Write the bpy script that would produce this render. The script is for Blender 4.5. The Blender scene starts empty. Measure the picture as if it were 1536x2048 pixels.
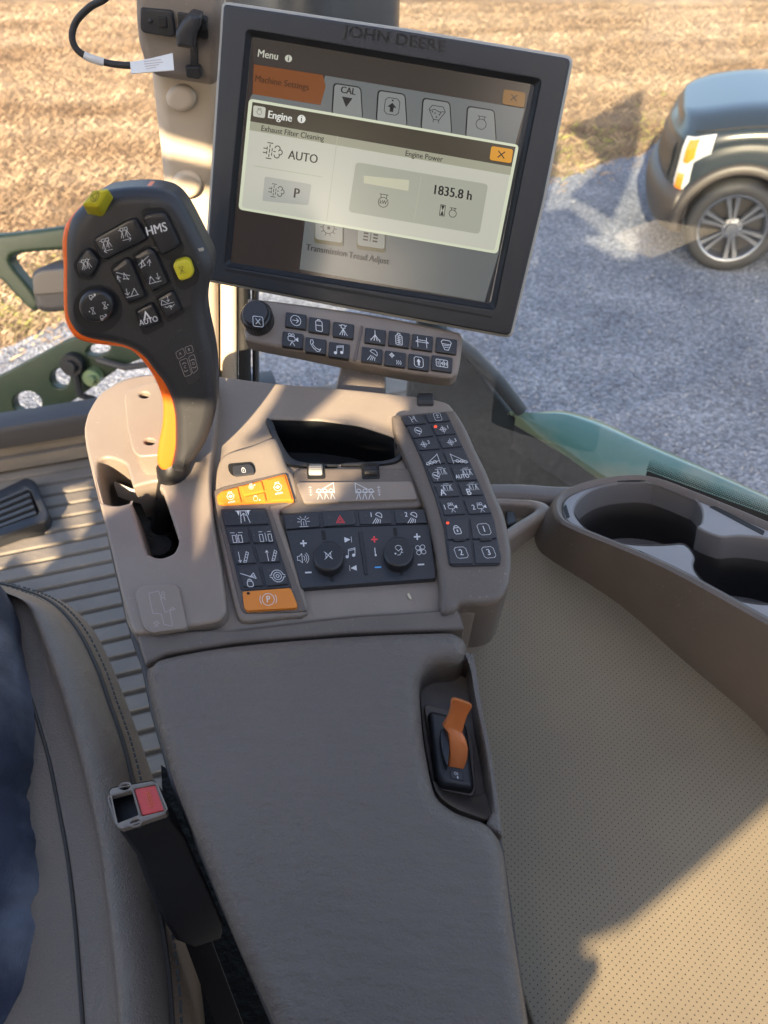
import bpy, bmesh, math, random
from mathutils import noise as mnoise
from mathutils import Vector, Matrix
from mathutils.geometry import delaunay_2d_cdt
random.seed(7)
rad = math.radians
sc = bpy.context.scene
C = sc.collection

# ------------------------------------------------------------------ camera, sky, sun, exposure
PITCH = rad(42.0); FPX = 1490.0; W0, H0 = 1536.0, 2048.0
cam = bpy.data.cameras.new('camera'); co = bpy.data.objects.new('camera', cam); C.objects.link(co)
co.location = (0, 0, 0); co.rotation_euler = (math.pi/2 - PITCH, 0, 0)
cam.sensor_fit = 'VERTICAL'; cam.sensor_height = 36.0; cam.lens = FPX/H0*36.0
cam.clip_start = 0.02; cam.clip_end = 500
cam.dof.use_dof = True; cam.dof.focus_distance = 0.62; cam.dof.aperture_fstop = 9.5
sc.camera = co
GZ = -2.75                                   # ground level, the camera is the origin
SAZ, SEL = rad(15.0), rad(23.0)              # sunlight travels 15 deg right of straight ahead, downwards
LT = Vector((math.sin(SAZ)*math.cos(SEL), math.cos(SAZ)*math.cos(SEL), -math.sin(SEL)))
w = bpy.data.worlds.new('World'); sc.world = w; w.use_nodes = True
nt = w.node_tree; bg = nt.nodes['Background']
sky = nt.nodes.new('ShaderNodeTexSky'); sky.sky_type = 'NISHITA'; sky.sun_disc = False; sky.air_density = .8; sky.dust_density = 3.0; sky.ozone_density = .4
sky.sun_elevation = SEL; sky.sun_rotation = math.atan2(-LT.x, -LT.y)
nt.links.new(sky.outputs[0], bg.inputs[0]); bg.inputs[1].default_value = 0.15
sl = bpy.data.lights.new('sun', 'SUN'); sl.energy = 5.0; sl.angle = rad(0.5); sl.color = (1.0, 0.79, 0.52)
so = bpy.data.objects.new('sun', sl); C.objects.link(so); so.rotation_euler = LT.to_track_quat('-Z', 'Y').to_euler()
sc.view_settings.view_transform = 'Standard'; sc.view_settings.look = 'None'
EXPO = 2.0
sc.view_settings.exposure = EXPO; sc.view_settings.gamma = 1.0

# ------------------------------------------------------------------ geometry helpers
CF = Vector((0, math.cos(PITCH), -math.sin(PITCH))); CU = Vector((0, math.sin(PITCH), math.cos(PITCH))); CR = Vector((1, 0, 0))
def ray(x, y): return CR*((x-768)/FPX) + CU*((1024-y)/FPX) + CF
def at(x, y, d): return ray(x, y)*d
class Plane:
    def __init__(s, p, n, u=(1, 0, 0)):
        s.o = Vector(p); s.n = Vector(n).normalized(); u = Vector(u)
        s.u = (u - s.n*u.dot(s.n)).normalized(); s.v = s.n.cross(s.u)
    def hit(s, x, y, h=0.0):
        r = ray(x, y); return r*((s.o + s.n*h).dot(s.n)/r.dot(s.n))
    def uv(s, pts, h=0.0):
        out = []
        for p in pts:
            q = s.hit(p[0], p[1], h) - s.o; out.append((q.dot(s.u), q.dot(s.v)))
        return out
    def to3(s, u, v, h=0.0): return s.o + s.u*u + s.v*v + s.n*h
def rnd(pts, r, seg=4):
    n = len(pts); out = []
    for i in range(n):
        p0, p, p1 = Vector(pts[i-1]), Vector(pts[i]), Vector(pts[(i+1) % n])
        ri = r[i] if isinstance(r, (list, tuple)) else r
        a, b = (p0-p), (p1-p); la, lb = a.length, b.length
        d = min(ri, la*.48, lb*.48)
        if d < 1e-6: out.append(tuple(p)); continue
        a = p + a/la*d; b = p + b/lb*d
        for k in range(seg+1):
            t = k/seg; out.append(tuple(a*(1-t)**2 + p*2*t*(1-t) + b*t*t))
    return out
def cr(pts, n=5, closed=True):
    m = len(pts); out = []
    for i in range(m if closed else m-1):
        g = lambda j: Vector(pts[j % m]) if closed else Vector(pts[min(max(j, 0), m-1)])
        a, b, c, d = g(i-1), g(i), g(i+1), g(i+2)
        for k in range(n):
            t = k/n
            out.append(tuple(.5*((2*b) + (c-a)*t + (2*a-5*b+4*c-d)*t*t + (3*b-a-3*c+d)*t**3)))
    if not closed: out.append(tuple(pts[-1]))
    return out
def ell(cx, cy, a, b, n=28, t=0):
    return [(cx + a*math.cos(k/n*6.28319)*math.cos(t) - b*math.sin(k/n*6.28319)*math.sin(t),
             cy + a*math.cos(k/n*6.28319)*math.sin(t) + b*math.sin(k/n*6.28319)*math.cos(t)) for k in range(n)]
def area(p): return .5*sum(p[i-1][0]*p[i][1] - p[i][0]*p[i-1][1] for i in range(len(p)))
def inpoly(x, y, p):
    c = False
    for i in range(len(p)):
        (x0, y0), (x1, y1) = p[i-1], p[i]
        if (y0 > y) != (y1 > y) and x < x0 + (y-y0)/(y1-y0)*(x1-x0): c = not c
    return c
def dedupe(p, e=1e-6):
    o = []
    for q in p:
        if not o or (abs(q[0]-o[-1][0]) + abs(q[1]-o[-1][1])) > e: o.append(tuple(q))
    if len(o) > 1 and abs(o[0][0]-o[-1][0]) + abs(o[0][1]-o[-1][1]) < e: o.pop()
    return o
def off_loop(p, d):
    n = len(p); out = []
    for i in range(n):
        a, b, c = p[i-1], p[i], p[(i+1) % n]
        e1 = Vector((b[0]-a[0], b[1]-a[1])).normalized(); e2 = Vector((c[0]-b[0], c[1]-b[1])).normalized()
        n1 = Vector((-e1.y, e1.x)); n2 = Vector((-e2.y, e2.x)); m = n1 + n2
        if m.length < .2: m = n1
        m.normalize(); k = d/max(m.dot(n1), .35)
        out.append((b[0] + m.x*k, b[1] + m.y*k))
    return out
class MB:
    def __init__(s): s.v = []; s.f = []; s.m = []; s.mats = []
    def mi(s, mat):
        if mat not in s.mats: s.mats.append(mat)
        return s.mats.index(mat)
    def add(s, vs, fs, mat):
        b = len(s.v); k = s.mi(mat); s.v += [Vector(q) for q in vs]
        for f in fs: s.f.append(tuple(b+i for i in f)); s.m.append(k)
    def plate(s, fr, outer, mat, z0, z1, bev=0.0, seg=3, holes=(), bottom=True, side=None):
        loops = []
        for k, l in enumerate([outer] + list(holes)):
            l = dedupe(l)
            if (area(l) > 0) != (k == 0): l = l[::-1]
            loops.append(l)
        prof = [(z0, 0), (z1-bev, 0)]
        if bev > 0: prof += [(z1-bev + bev*math.sin(j/seg*1.5708), bev*(1-math.cos(j/seg*1.5708))) for j in range(1, seg+1)]
        caps = []
        for l in loops:
            n = len(l); rings = [[fr.to3(q[0], q[1], z) for q in (off_loop(l, o) if o else l)] for z, o in prof]
            vs = [q for r in rings for q in r]; fs = []
            for j in range(len(rings)-1):
                for i in range(n):
                    fs.append((j*n+i, j*n+(i+1) % n, (j+1)*n+(i+1) % n, (j+1)*n+i))
            s.add(vs, fs, side or mat); caps.append(off_loop(l, prof[-1][1]) if prof[-1][1] else l)
        for cl, z, top in ((caps, z1, 1), (loops, z0, 0)):
            if not top and not bottom: continue
            flat = []; ed = []
            for l in cl:
                b = len(flat); flat += [Vector((q[0], q[1])) for q in l]; ed += [(b+i, b+(i+1) % len(l)) for i in range(len(l))]
            ov, _, of, *_r = delaunay_2d_cdt(flat, ed, [], 2, 1e-7)
            fs = []
            for t in of:
                a = area([ov[i] for i in t])
                if abs(a) < 1e-14: continue
                if len(cl) > 1 or True:
                    gx = sum(ov[i].x for i in t)/len(t); gy = sum(ov[i].y for i in t)/len(t)
                    if not inpoly(gx, gy, cl[0]) or any(inpoly(gx, gy, h_) for h_ in cl[1:]): continue
                fs.append(tuple(t) if (a > 0) == bool(top) else tuple(t)[::-1])
            s.add([fr.to3(q[0], q[1], z) for q in ov], fs, mat if top else (side or mat))
    def px(s, fr, pts, mat, z0, z1, bev=0.0, seg=3, holes=(), bottom=True, side=None):
        s.plate(fr, fr.uv(pts, z1), mat, z0, z1, bev, seg, [fr.uv(h, z1) for h in holes], bottom, side)
    def grid(s, rows, mat, closed=False):
        n = len(rows[0]); fs = []
        for j in range(len(rows)-1):
            for i in range(n if closed else n-1):
                fs.append((j*n+i, j*n+(i+1) % n, (j+1)*n+(i+1) % n, (j+1)*n+i))
        s.add([q for r in rows for q in r], fs, mat)
    def tube(s, pts, r, mat, n=10, caps=True):
        pts = [Vector(p) for p in pts]; rr = r if isinstance(r, (list, tuple)) else [r]*len(pts)
        rings = []; ref = None
        for i, p in enumerate(pts):
            t = (pts[min(i+1, len(pts)-1)] - pts[max(i-1, 0)]).normalized()
            if ref is None: ref = t.orthogonal().normalized()
            ref = (ref - t*ref.dot(t)).normalized(); b = t.cross(ref)
            rings.append([p + (ref*math.cos(k/n*6.28319) + b*math.sin(k/n*6.28319))*rr[i] for k in range(n)])
        s.grid(rings, mat, True)
        if caps:
            s.add(rings[0], [tuple(range(n))[::-1]], mat); s.add(rings[-1], [tuple(range(n))], mat)
    def lathe(s, c, ax, prof, mat, n=32, ref=None):
        ax = Vector(ax).normalized(); e1 = ax.orthogonal().normalized() if ref is None else Vector(ref).normalized(); e2 = ax.cross(e1); c = Vector(c)
        s.grid([[c + ax*h + (e1*math.cos(k/n*6.28319) + e2*math.sin(k/n*6.28319))*r for k in range(n)] for r, h in prof], mat, True)
    def box(s, c, ex, ey, ez, mat):
        c, ex, ey, ez = Vector(c), Vector(ex), Vector(ey), Vector(ez)
        vs = [c + ex*i + ey*j + ez*k for k in (-1, 1) for j in (-1, 1) for i in (-1, 1)]
        s.add(vs, [(0, 2, 3, 1), (4, 5, 7, 6), (0, 1, 5, 4), (2, 6, 7, 3), (0, 4, 6, 2), (1, 3, 7, 5)], mat)
    def build(s, name, parent=None, origin=None, smooth=True, fix=False, wn=True, bevel=0, ang=40):
        o_ = Vector(origin) if origin is not None else (ORI.get(parent.name, Vector()) if parent else Vector())
        me = bpy.data.meshes.new(name); me.from_pydata([q - o_ for q in s.v], [], s.f)
        for m in s.mats: me.materials.append(m)
        me.polygons.foreach_set('material_index', s.m)
        if fix or smooth:
            bm = bmesh.new(); bm.from_mesh(me); bmesh.ops.remove_doubles(bm, verts=bm.verts, dist=1e-5 if fix else 5e-7)
            if fix: bmesh.ops.recalc_face_normals(bm, faces=bm.faces)
            bm.to_mesh(me); bm.free()
        me.update()
        if smooth: me.shade_smooth(); me.set_sharp_from_angle(angle=rad(ang))
        o = bpy.data.objects.new(name, me); C.objects.link(o)
        if parent: o.parent = parent
        else: o.location = o_
        ORI[o.name] = o_
        if bevel:
            b = o.modifiers.new('bevel', 'BEVEL'); b.width = bevel; b.segments = 3; b.limit_method = 'ANGLE'; b.angle_limit = rad(35)
        if wn and smooth:
            m = o.modifiers.new('normals', 'WEIGHTED_NORMAL'); m.keep_sharp = True
        return o
ORI = {}
def thing(name, loc, label, cat, group=None):
    o = bpy.data.objects.new(name, None); o.empty_display_size = .05; C.objects.link(o); o.location = loc
    ORI[o.name] = Vector(loc); return tag(o, label, cat, group)
def tag(o, label, cat, group=None, kind=None):
    o['label'] = label; o['category'] = cat
    if group: o['group'] = group
    if kind: o['kind'] = kind
    return o

# ------------------------------------------------------------------ materials
def srgb(*c): return tuple((x/255/12.92 if x <= 10 else ((x/255+.055)/1.055)**2.4) for x in c)
def mat(name, col, rough=.5, metal=0.0, bump=None, var=None, spec=.5, coat=0.0, bump2=None, speck=0):
    m = bpy.data.materials.new(name); m.use_nodes = True; t = m.node_tree; p = t.nodes['Principled BSDF']
    p.inputs['Base Color'].default_value = (*col, 1); p.inputs['Roughness'].default_value = rough
    p.inputs['Metallic'].default_value = metal; p.inputs['Specular IOR Level'].default_value = spec
    if coat: p.inputs['Coat Weight'].default_value = coat; p.inputs['Coat Roughness'].default_value = .08
    tc = t.nodes.new('ShaderNodeTexCoord')
    def noise(scale, det=4, st=(1, 1, 1)):
        mp = t.nodes.new('ShaderNodeMapping'); mp.inputs['Scale'].default_value = st
        t.links.new(tc.outputs['Object'], mp.inputs[0])
        n = t.nodes.new('ShaderNodeTexNoise'); n.inputs['Scale'].default_value = scale; n.inputs['Detail'].default_value = det
        t.links.new(mp.outputs[0], n.inputs['Vector']); return n
    if var:
        col2, scale, lo, hi = var[:4]; n = noise(scale, 6)
        r = t.nodes.new('ShaderNodeValToRGB'); r.color_ramp.elements[0].position = lo; r.color_ramp.elements[1].position = hi
        r.color_ramp.elements[0].color = (*col, 1); r.color_ramp.elements[1].color = (*col2, 1)
        t.links.new(n.outputs[0], r.inputs[0]); t.links.new(r.outputs[0], p.inputs['Base Color'])
    if speck:
        n = noise(520, 2); r = t.nodes.new('ShaderNodeMapRange'); r.inputs[1].default_value = .66; r.inputs[2].default_value = .74; t.links.new(n.outputs[0], r.inputs[0])
        n2 = noise(14, 4); r2 = t.nodes.new('ShaderNodeMapRange'); r2.inputs[1].default_value = .4; r2.inputs[2].default_value = .7; r2.inputs[4].default_value = speck; t.links.new(n2.outputs[0], r2.inputs[0])
        m3_ = t.nodes.new('ShaderNodeMath'); m3_.operation = 'MULTIPLY'; t.links.new(r.outputs[0], m3_.inputs[0]); t.links.new(r2.outputs[0], m3_.inputs[1])
        mc = t.nodes.new('ShaderNodeMix'); mc.data_type = 'RGBA'; mc.inputs[7].default_value = (.45, .40, .33, 1); t.links.new(m3_.outputs[0], mc.inputs[0])
        src = p.inputs['Base Color'].links; 
        if src: t.links.new(src[0].from_socket, mc.inputs[6])
        else: mc.inputs[6].default_value = (*col, 1)
        t.links.new(mc.outputs[2], p.inputs['Base Color'])
        rr = t.nodes.new('ShaderNodeMapRange'); rr.inputs[3].default_value = rough-.07; rr.inputs[4].default_value = rough+.12; n3 = noise(18, 5); t.links.new(n3.outputs[0], rr.inputs[0]); t.links.new(rr.outputs[0], p.inputs['Roughness'])
    last = None
    for b in (bump, bump2):
        if not b: continue
        scale, st, dist = b[:3]; kind = b[3] if len(b) > 3 else 'noise'
        if kind == 'noise': n = noise(scale, 3, b[4] if len(b) > 4 else (1, 1, 1)); out = n.outputs[0]
        else:
            n = t.nodes.new('ShaderNodeTexVoronoi'); n.inputs['Scale'].default_value = scale
            nn = noise(scale*.6, 2); mx = t.nodes.new('ShaderNodeMix'); mx.data_type = 'VECTOR'; mx.inputs[0].default_value = .012
            t.links.new(tc.outputs['Object'], mx.inputs[4]); t.links.new(nn.outputs[1], mx.inputs[5]); t.links.new(mx.outputs[1], n.inputs['Vector'])
            n.feature = 'DISTANCE_TO_EDGE'; out = n.outputs[0]
            mr = t.nodes.new('ShaderNodeMapRange'); mr.inputs[2].default_value = .25; t.links.new(out, mr.inputs[0]); out = mr.outputs[0]
        bn = t.nodes.new('ShaderNodeBump'); bn.inputs['Strength'].default_value = st; bn.inputs['Distance'].default_value = dist
        t.links.new(out, bn.inputs['Height'])
        if last: t.links.new(last.outputs[0], bn.inputs['Normal'])
        last = bn
    if last: t.links.new(last.outputs[0], p.inputs['Normal'])
    return m
def emis(name, col, k=1.0):
    m = mat(name, (.01, .01, .011), .22, spec=.35); p = m.node_tree.nodes['Principled BSDF']
    p.inputs['Emission Color'].default_value = (*col, 1); p.inputs['Emission Strength'].default_value = k/2**EXPO
    return m
TAN = (.217, .180, .148)
M = {}
M['tan'] = mat('tan_plastic', TAN, .48, bump=(1400, .25, .0004), var=((.19, .158, .13), 30, .35, .75), speck=0.55)
M['tan2'] = mat('tan_plastic_smooth', (.214, .178, .148), .42, bump=(1600, .18, .0003), var=((.19, .15, .124), 22, .4, .8), speck=0.55)
M['taupe'] = mat('taupe_plastic', (.115, .094, .079), .45, bump=(1500, .3, .0004), var=((.098, .08, .068), 26, .4, .75), speck=0.55)
M['dusty'] = mat('dusty_taupe', (.17, .14, .115), .6, bump=(900, .3, .0004), var=((.23, .19, .15), 60, .45, .8), speck=0.55)
M['cream'] = mat('cream_plastic', (.50, .42, .32), .5, bump=(900, .2, .0004))
M['pad'] = mat('armrest_skin', (.130, .108, .091), .35, bump=(400, .45, .0008, 'vor'), bump2=(55, .4, .004, 'noise', (1, 2.5, 1)), var=((.112, .093, .078), 9, .35, .7))
M['black'] = mat('black_plastic', (.020, .021, .024), .42, bump=(1800, .2, .0003), speck=0.16)
M['grip'] = mat('grip_rubber', (.020, .0205, .023), .45, bump=(1500, .2, .0003), speck=0.16)
M['key'] = mat('key_plastic', (.016, .016, .018), .33, bump=(1500, .12, .0002), speck=0.16)
M['panel'] = mat('panel_membrane', (.026, .028, .034), .45, bump=(1500, .15, .0003), speck=0.16)
M['pit'] = mat('dark_recess', (.006, .006, .006), .7)
M['deep'] = mat('dark_grey_plastic', (.045, .042, .042), .55, bump=(900, .3, .0005))
M['ink'] = mat('white_print', (.60, .61, .62), .5)
M['inkdim'] = mat('faded_print', (.42, .37, .34), .5)
M['inkblk'] = mat('dark_print', (.03, .03, .025), .5)
M['inkred'] = mat('red_print', (.75, .05, .06), .5)
M['inkblue'] = mat('blue_print', (.08, .35, .75), .5)
M['led'] = emis('red_led', (1, .1, .04), 1.2)
M['orange'] = mat('orange_plastic', (.60, .19, .018), .45, bump=(1500, .1, .0002))
M['trim'] = mat('orange_trim', (.75, .13, .012), .38)
M['rust'] = mat('orange_lever', (.50, .145, .04), .42, bump=(1200, .1, .0002))
M['yellow'] = mat('yellow_plastic', (.50, .44, .02), .4, bump=(1500, .1, .0002))
M['chrome'] = mat('bright_steel', (.9, .88, .84), .3, .35)
M['bezel'] = mat('monitor_plastic', (.013, .0155, .020), .5, bump=(1100, .3, .0004))
M['emboss'] = mat('emboss', (.007, .007, .008), .3)
M['pocket'] = mat('pocket_plastic', (.125, .102, .083), .5, bump=(900, .3, .0005), var=((.075, .063, .052), 40, .4, .7))
M['bezedge'] = mat('monitor_rim', (.30, .29, .26), .4)
M['red'] = mat('red_plastic', (.62, .04, .025), .3)
M['shaft'] = mat('shaft_black', (.008, .008, .009), .4)
M['wheelgrey'] = mat('wheel_grey', (.30, .29, .27), .4)  # paler grey for one of the thumbwheels
M['green'] = mat('green_paint_glare', (.085, .21, .11), .3, spec=.5, coat=.5, var=((.30, .29, .14), 5, .45, .62), bump2=(9, .25, .006))  # yellow noise patches put warm reflections into the green colour
M['dgreen'] = mat('dusty_green_paint', (.014, .034, .015), .5, var=((.03, .045, .02), 9, .4, .7))
M['rubber'] = mat('black_rubber', (.018, .018, .018), .65, bump=(60, .4, .004))
M['label'] = mat('white_label', (.6, .6, .58), .5)
M['carpet'] = mat('black_carpet', (.012, .012, .012), .9, bump=(120, 1, .006))

# ------------------------------------------------------------------ printed symbols
WH = {}
def glyphs(txt):
    if txt not in WH:
        cu = bpy.data.curves.new('t', 'FONT'); cu.body = txt; cu.align_x = 'CENTER'; cu.align_y = 'CENTER'; cu.size = 1; cu.resolution_u = 3
        ob = bpy.data.objects.new('t', cu); C.objects.link(ob)
        dg = bpy.context.evaluated_depsgraph_get(); me = bpy.data.meshes.new_from_object(ob.evaluated_get(dg))
        WH[txt] = ([(v.co.x, v.co.y) for v in me.vertices], [tuple(p.vertices) for p in me.polygons])
        bpy.data.objects.remove(ob); bpy.data.curves.remove(cu); bpy.data.meshes.remove(me)
    return WH[txt]
def text(mb, fr, h, cx, cy, size, txt, m, r=(1, 0), u=(0, -1), bold=0, stretch=.86):
    vs, fs = glyphs(txt)
    for k in range(2 if bold else 1):
        d = (k-.5)*bold if bold else 0
        mb.add([fr.hit(cx + size*(x*stretch+d)*r[0] + size*y*u[0], cy + size*(x*stretch+d)*r[1] + size*y*u[1], h + k*2e-5) for x, y in vs],
               [f if fr.n.dot(CF) < 0 else f[::-1] for f in fs], m)
def icon(mb, fr, h, cx, cy, s, desc, m, r=(1, 0), u=(0, -1), lw=1.0):
    lw *= .74; s *= 1.02
    z = [h]
    def P(x, y): return (cx + s/10*(x*r[0] + y*u[0]), cy + s/10*(x*r[1] + y*u[1]))
    def poly(pts):
        q = [P(*p) for p in pts]
        if area(q) > 0: q = q[::-1]
        z[0] += 5e-6; mb.add([fr.hit(x, y, z[0]) for x, y in q], [tuple(range(len(q)))], m)
    def line(pts):
        for (x0, y0), (x1, y1) in zip(pts, pts[1:]):
            d = Vector((x1-x0, y1-y0))
            if d.length < 1e-6: continue
            d.normalize(); n = Vector((-d.y, d.x))*lw*.5; e = d*lw*.35
            poly([(x0-e.x+n.x, y0-e.y+n.y), (x0-e.x-n.x, y0-e.y-n.y), (x1+e.x-n.x, y1+e.y-n.y), (x1+e.x+n.x, y1+e.y+n.y)])
    for part in desc.split('|'):
        k, *a = part.split()
        if k == 'T':
            size, x, y = map(float, a[:3]); p = P(x, y); text(mb, fr, h, p[0], p[1], size*s/10, ' '.join(a[3:]), m, r, u, .03); continue
        a = list(map(float, a))
        if k in 'LF':
            pts = list(zip(a[::2], a[1::2])); (line if k == 'L' else poly)(pts)
        elif k in 'CA':
            a0, a1 = (0, 360) if k == 'C' else (a[3], a[4]); n = max(5, int(abs(a1-a0)/26))
            line([(a[0] + a[2]*math.cos(rad(a0+(a1-a0)*j/n)), a[1] + a[2]*math.sin(rad(a0+(a1-a0)*j/n))) for j in range(n+1)])
        elif k == 'D':
            poly([(a[0] + a[2]*math.cos(j/12*6.28), a[1] + a[2]*math.sin(j/12*6.28)) for j in range(12)])
        elif k == 'R':
            x0, y0, x1, y1 = a[:4]; c = a[4] if len(a) > 4 else 1.5
            line([(x0+c, y0), (x1-c, y0), (x1, y0+c), (x1, y1-c), (x1-c, y1), (x0+c, y1), (x0, y1-c), (x0, y0+c), (x0+c, y0)])
AR = 'L -6 0 6 0|L 2 4 6 0 2 -4'
NOZ = 'L -8 5 -5 5|L -5 7 -1 7 -1 3 -5 3 -5 7|L 1 7 5 7 5 3 1 3 1 7|L 5 5 8 6|L -3 2 -7 -7|L -3 2 -4 -8|L -2 2 -1 -7|L 3 2 1 -6|L 3 2 4 -8|L 4 2 8 -7'
NOZ1 = 'L -3 8 3 8 3 3 -3 3 -3 8|L -6 7 -3 6|L 3 6 6 8|L 0 2 -6 -8|L 0 2 -2 -8|L 0 2 2 -8|L 0 2 6 -8'
BOOMR = 'L -9 -5 9 -5|L -9 -5 6 7|L -4 -5 -4 -1|L 4 -5 6 7 9 6'
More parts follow.
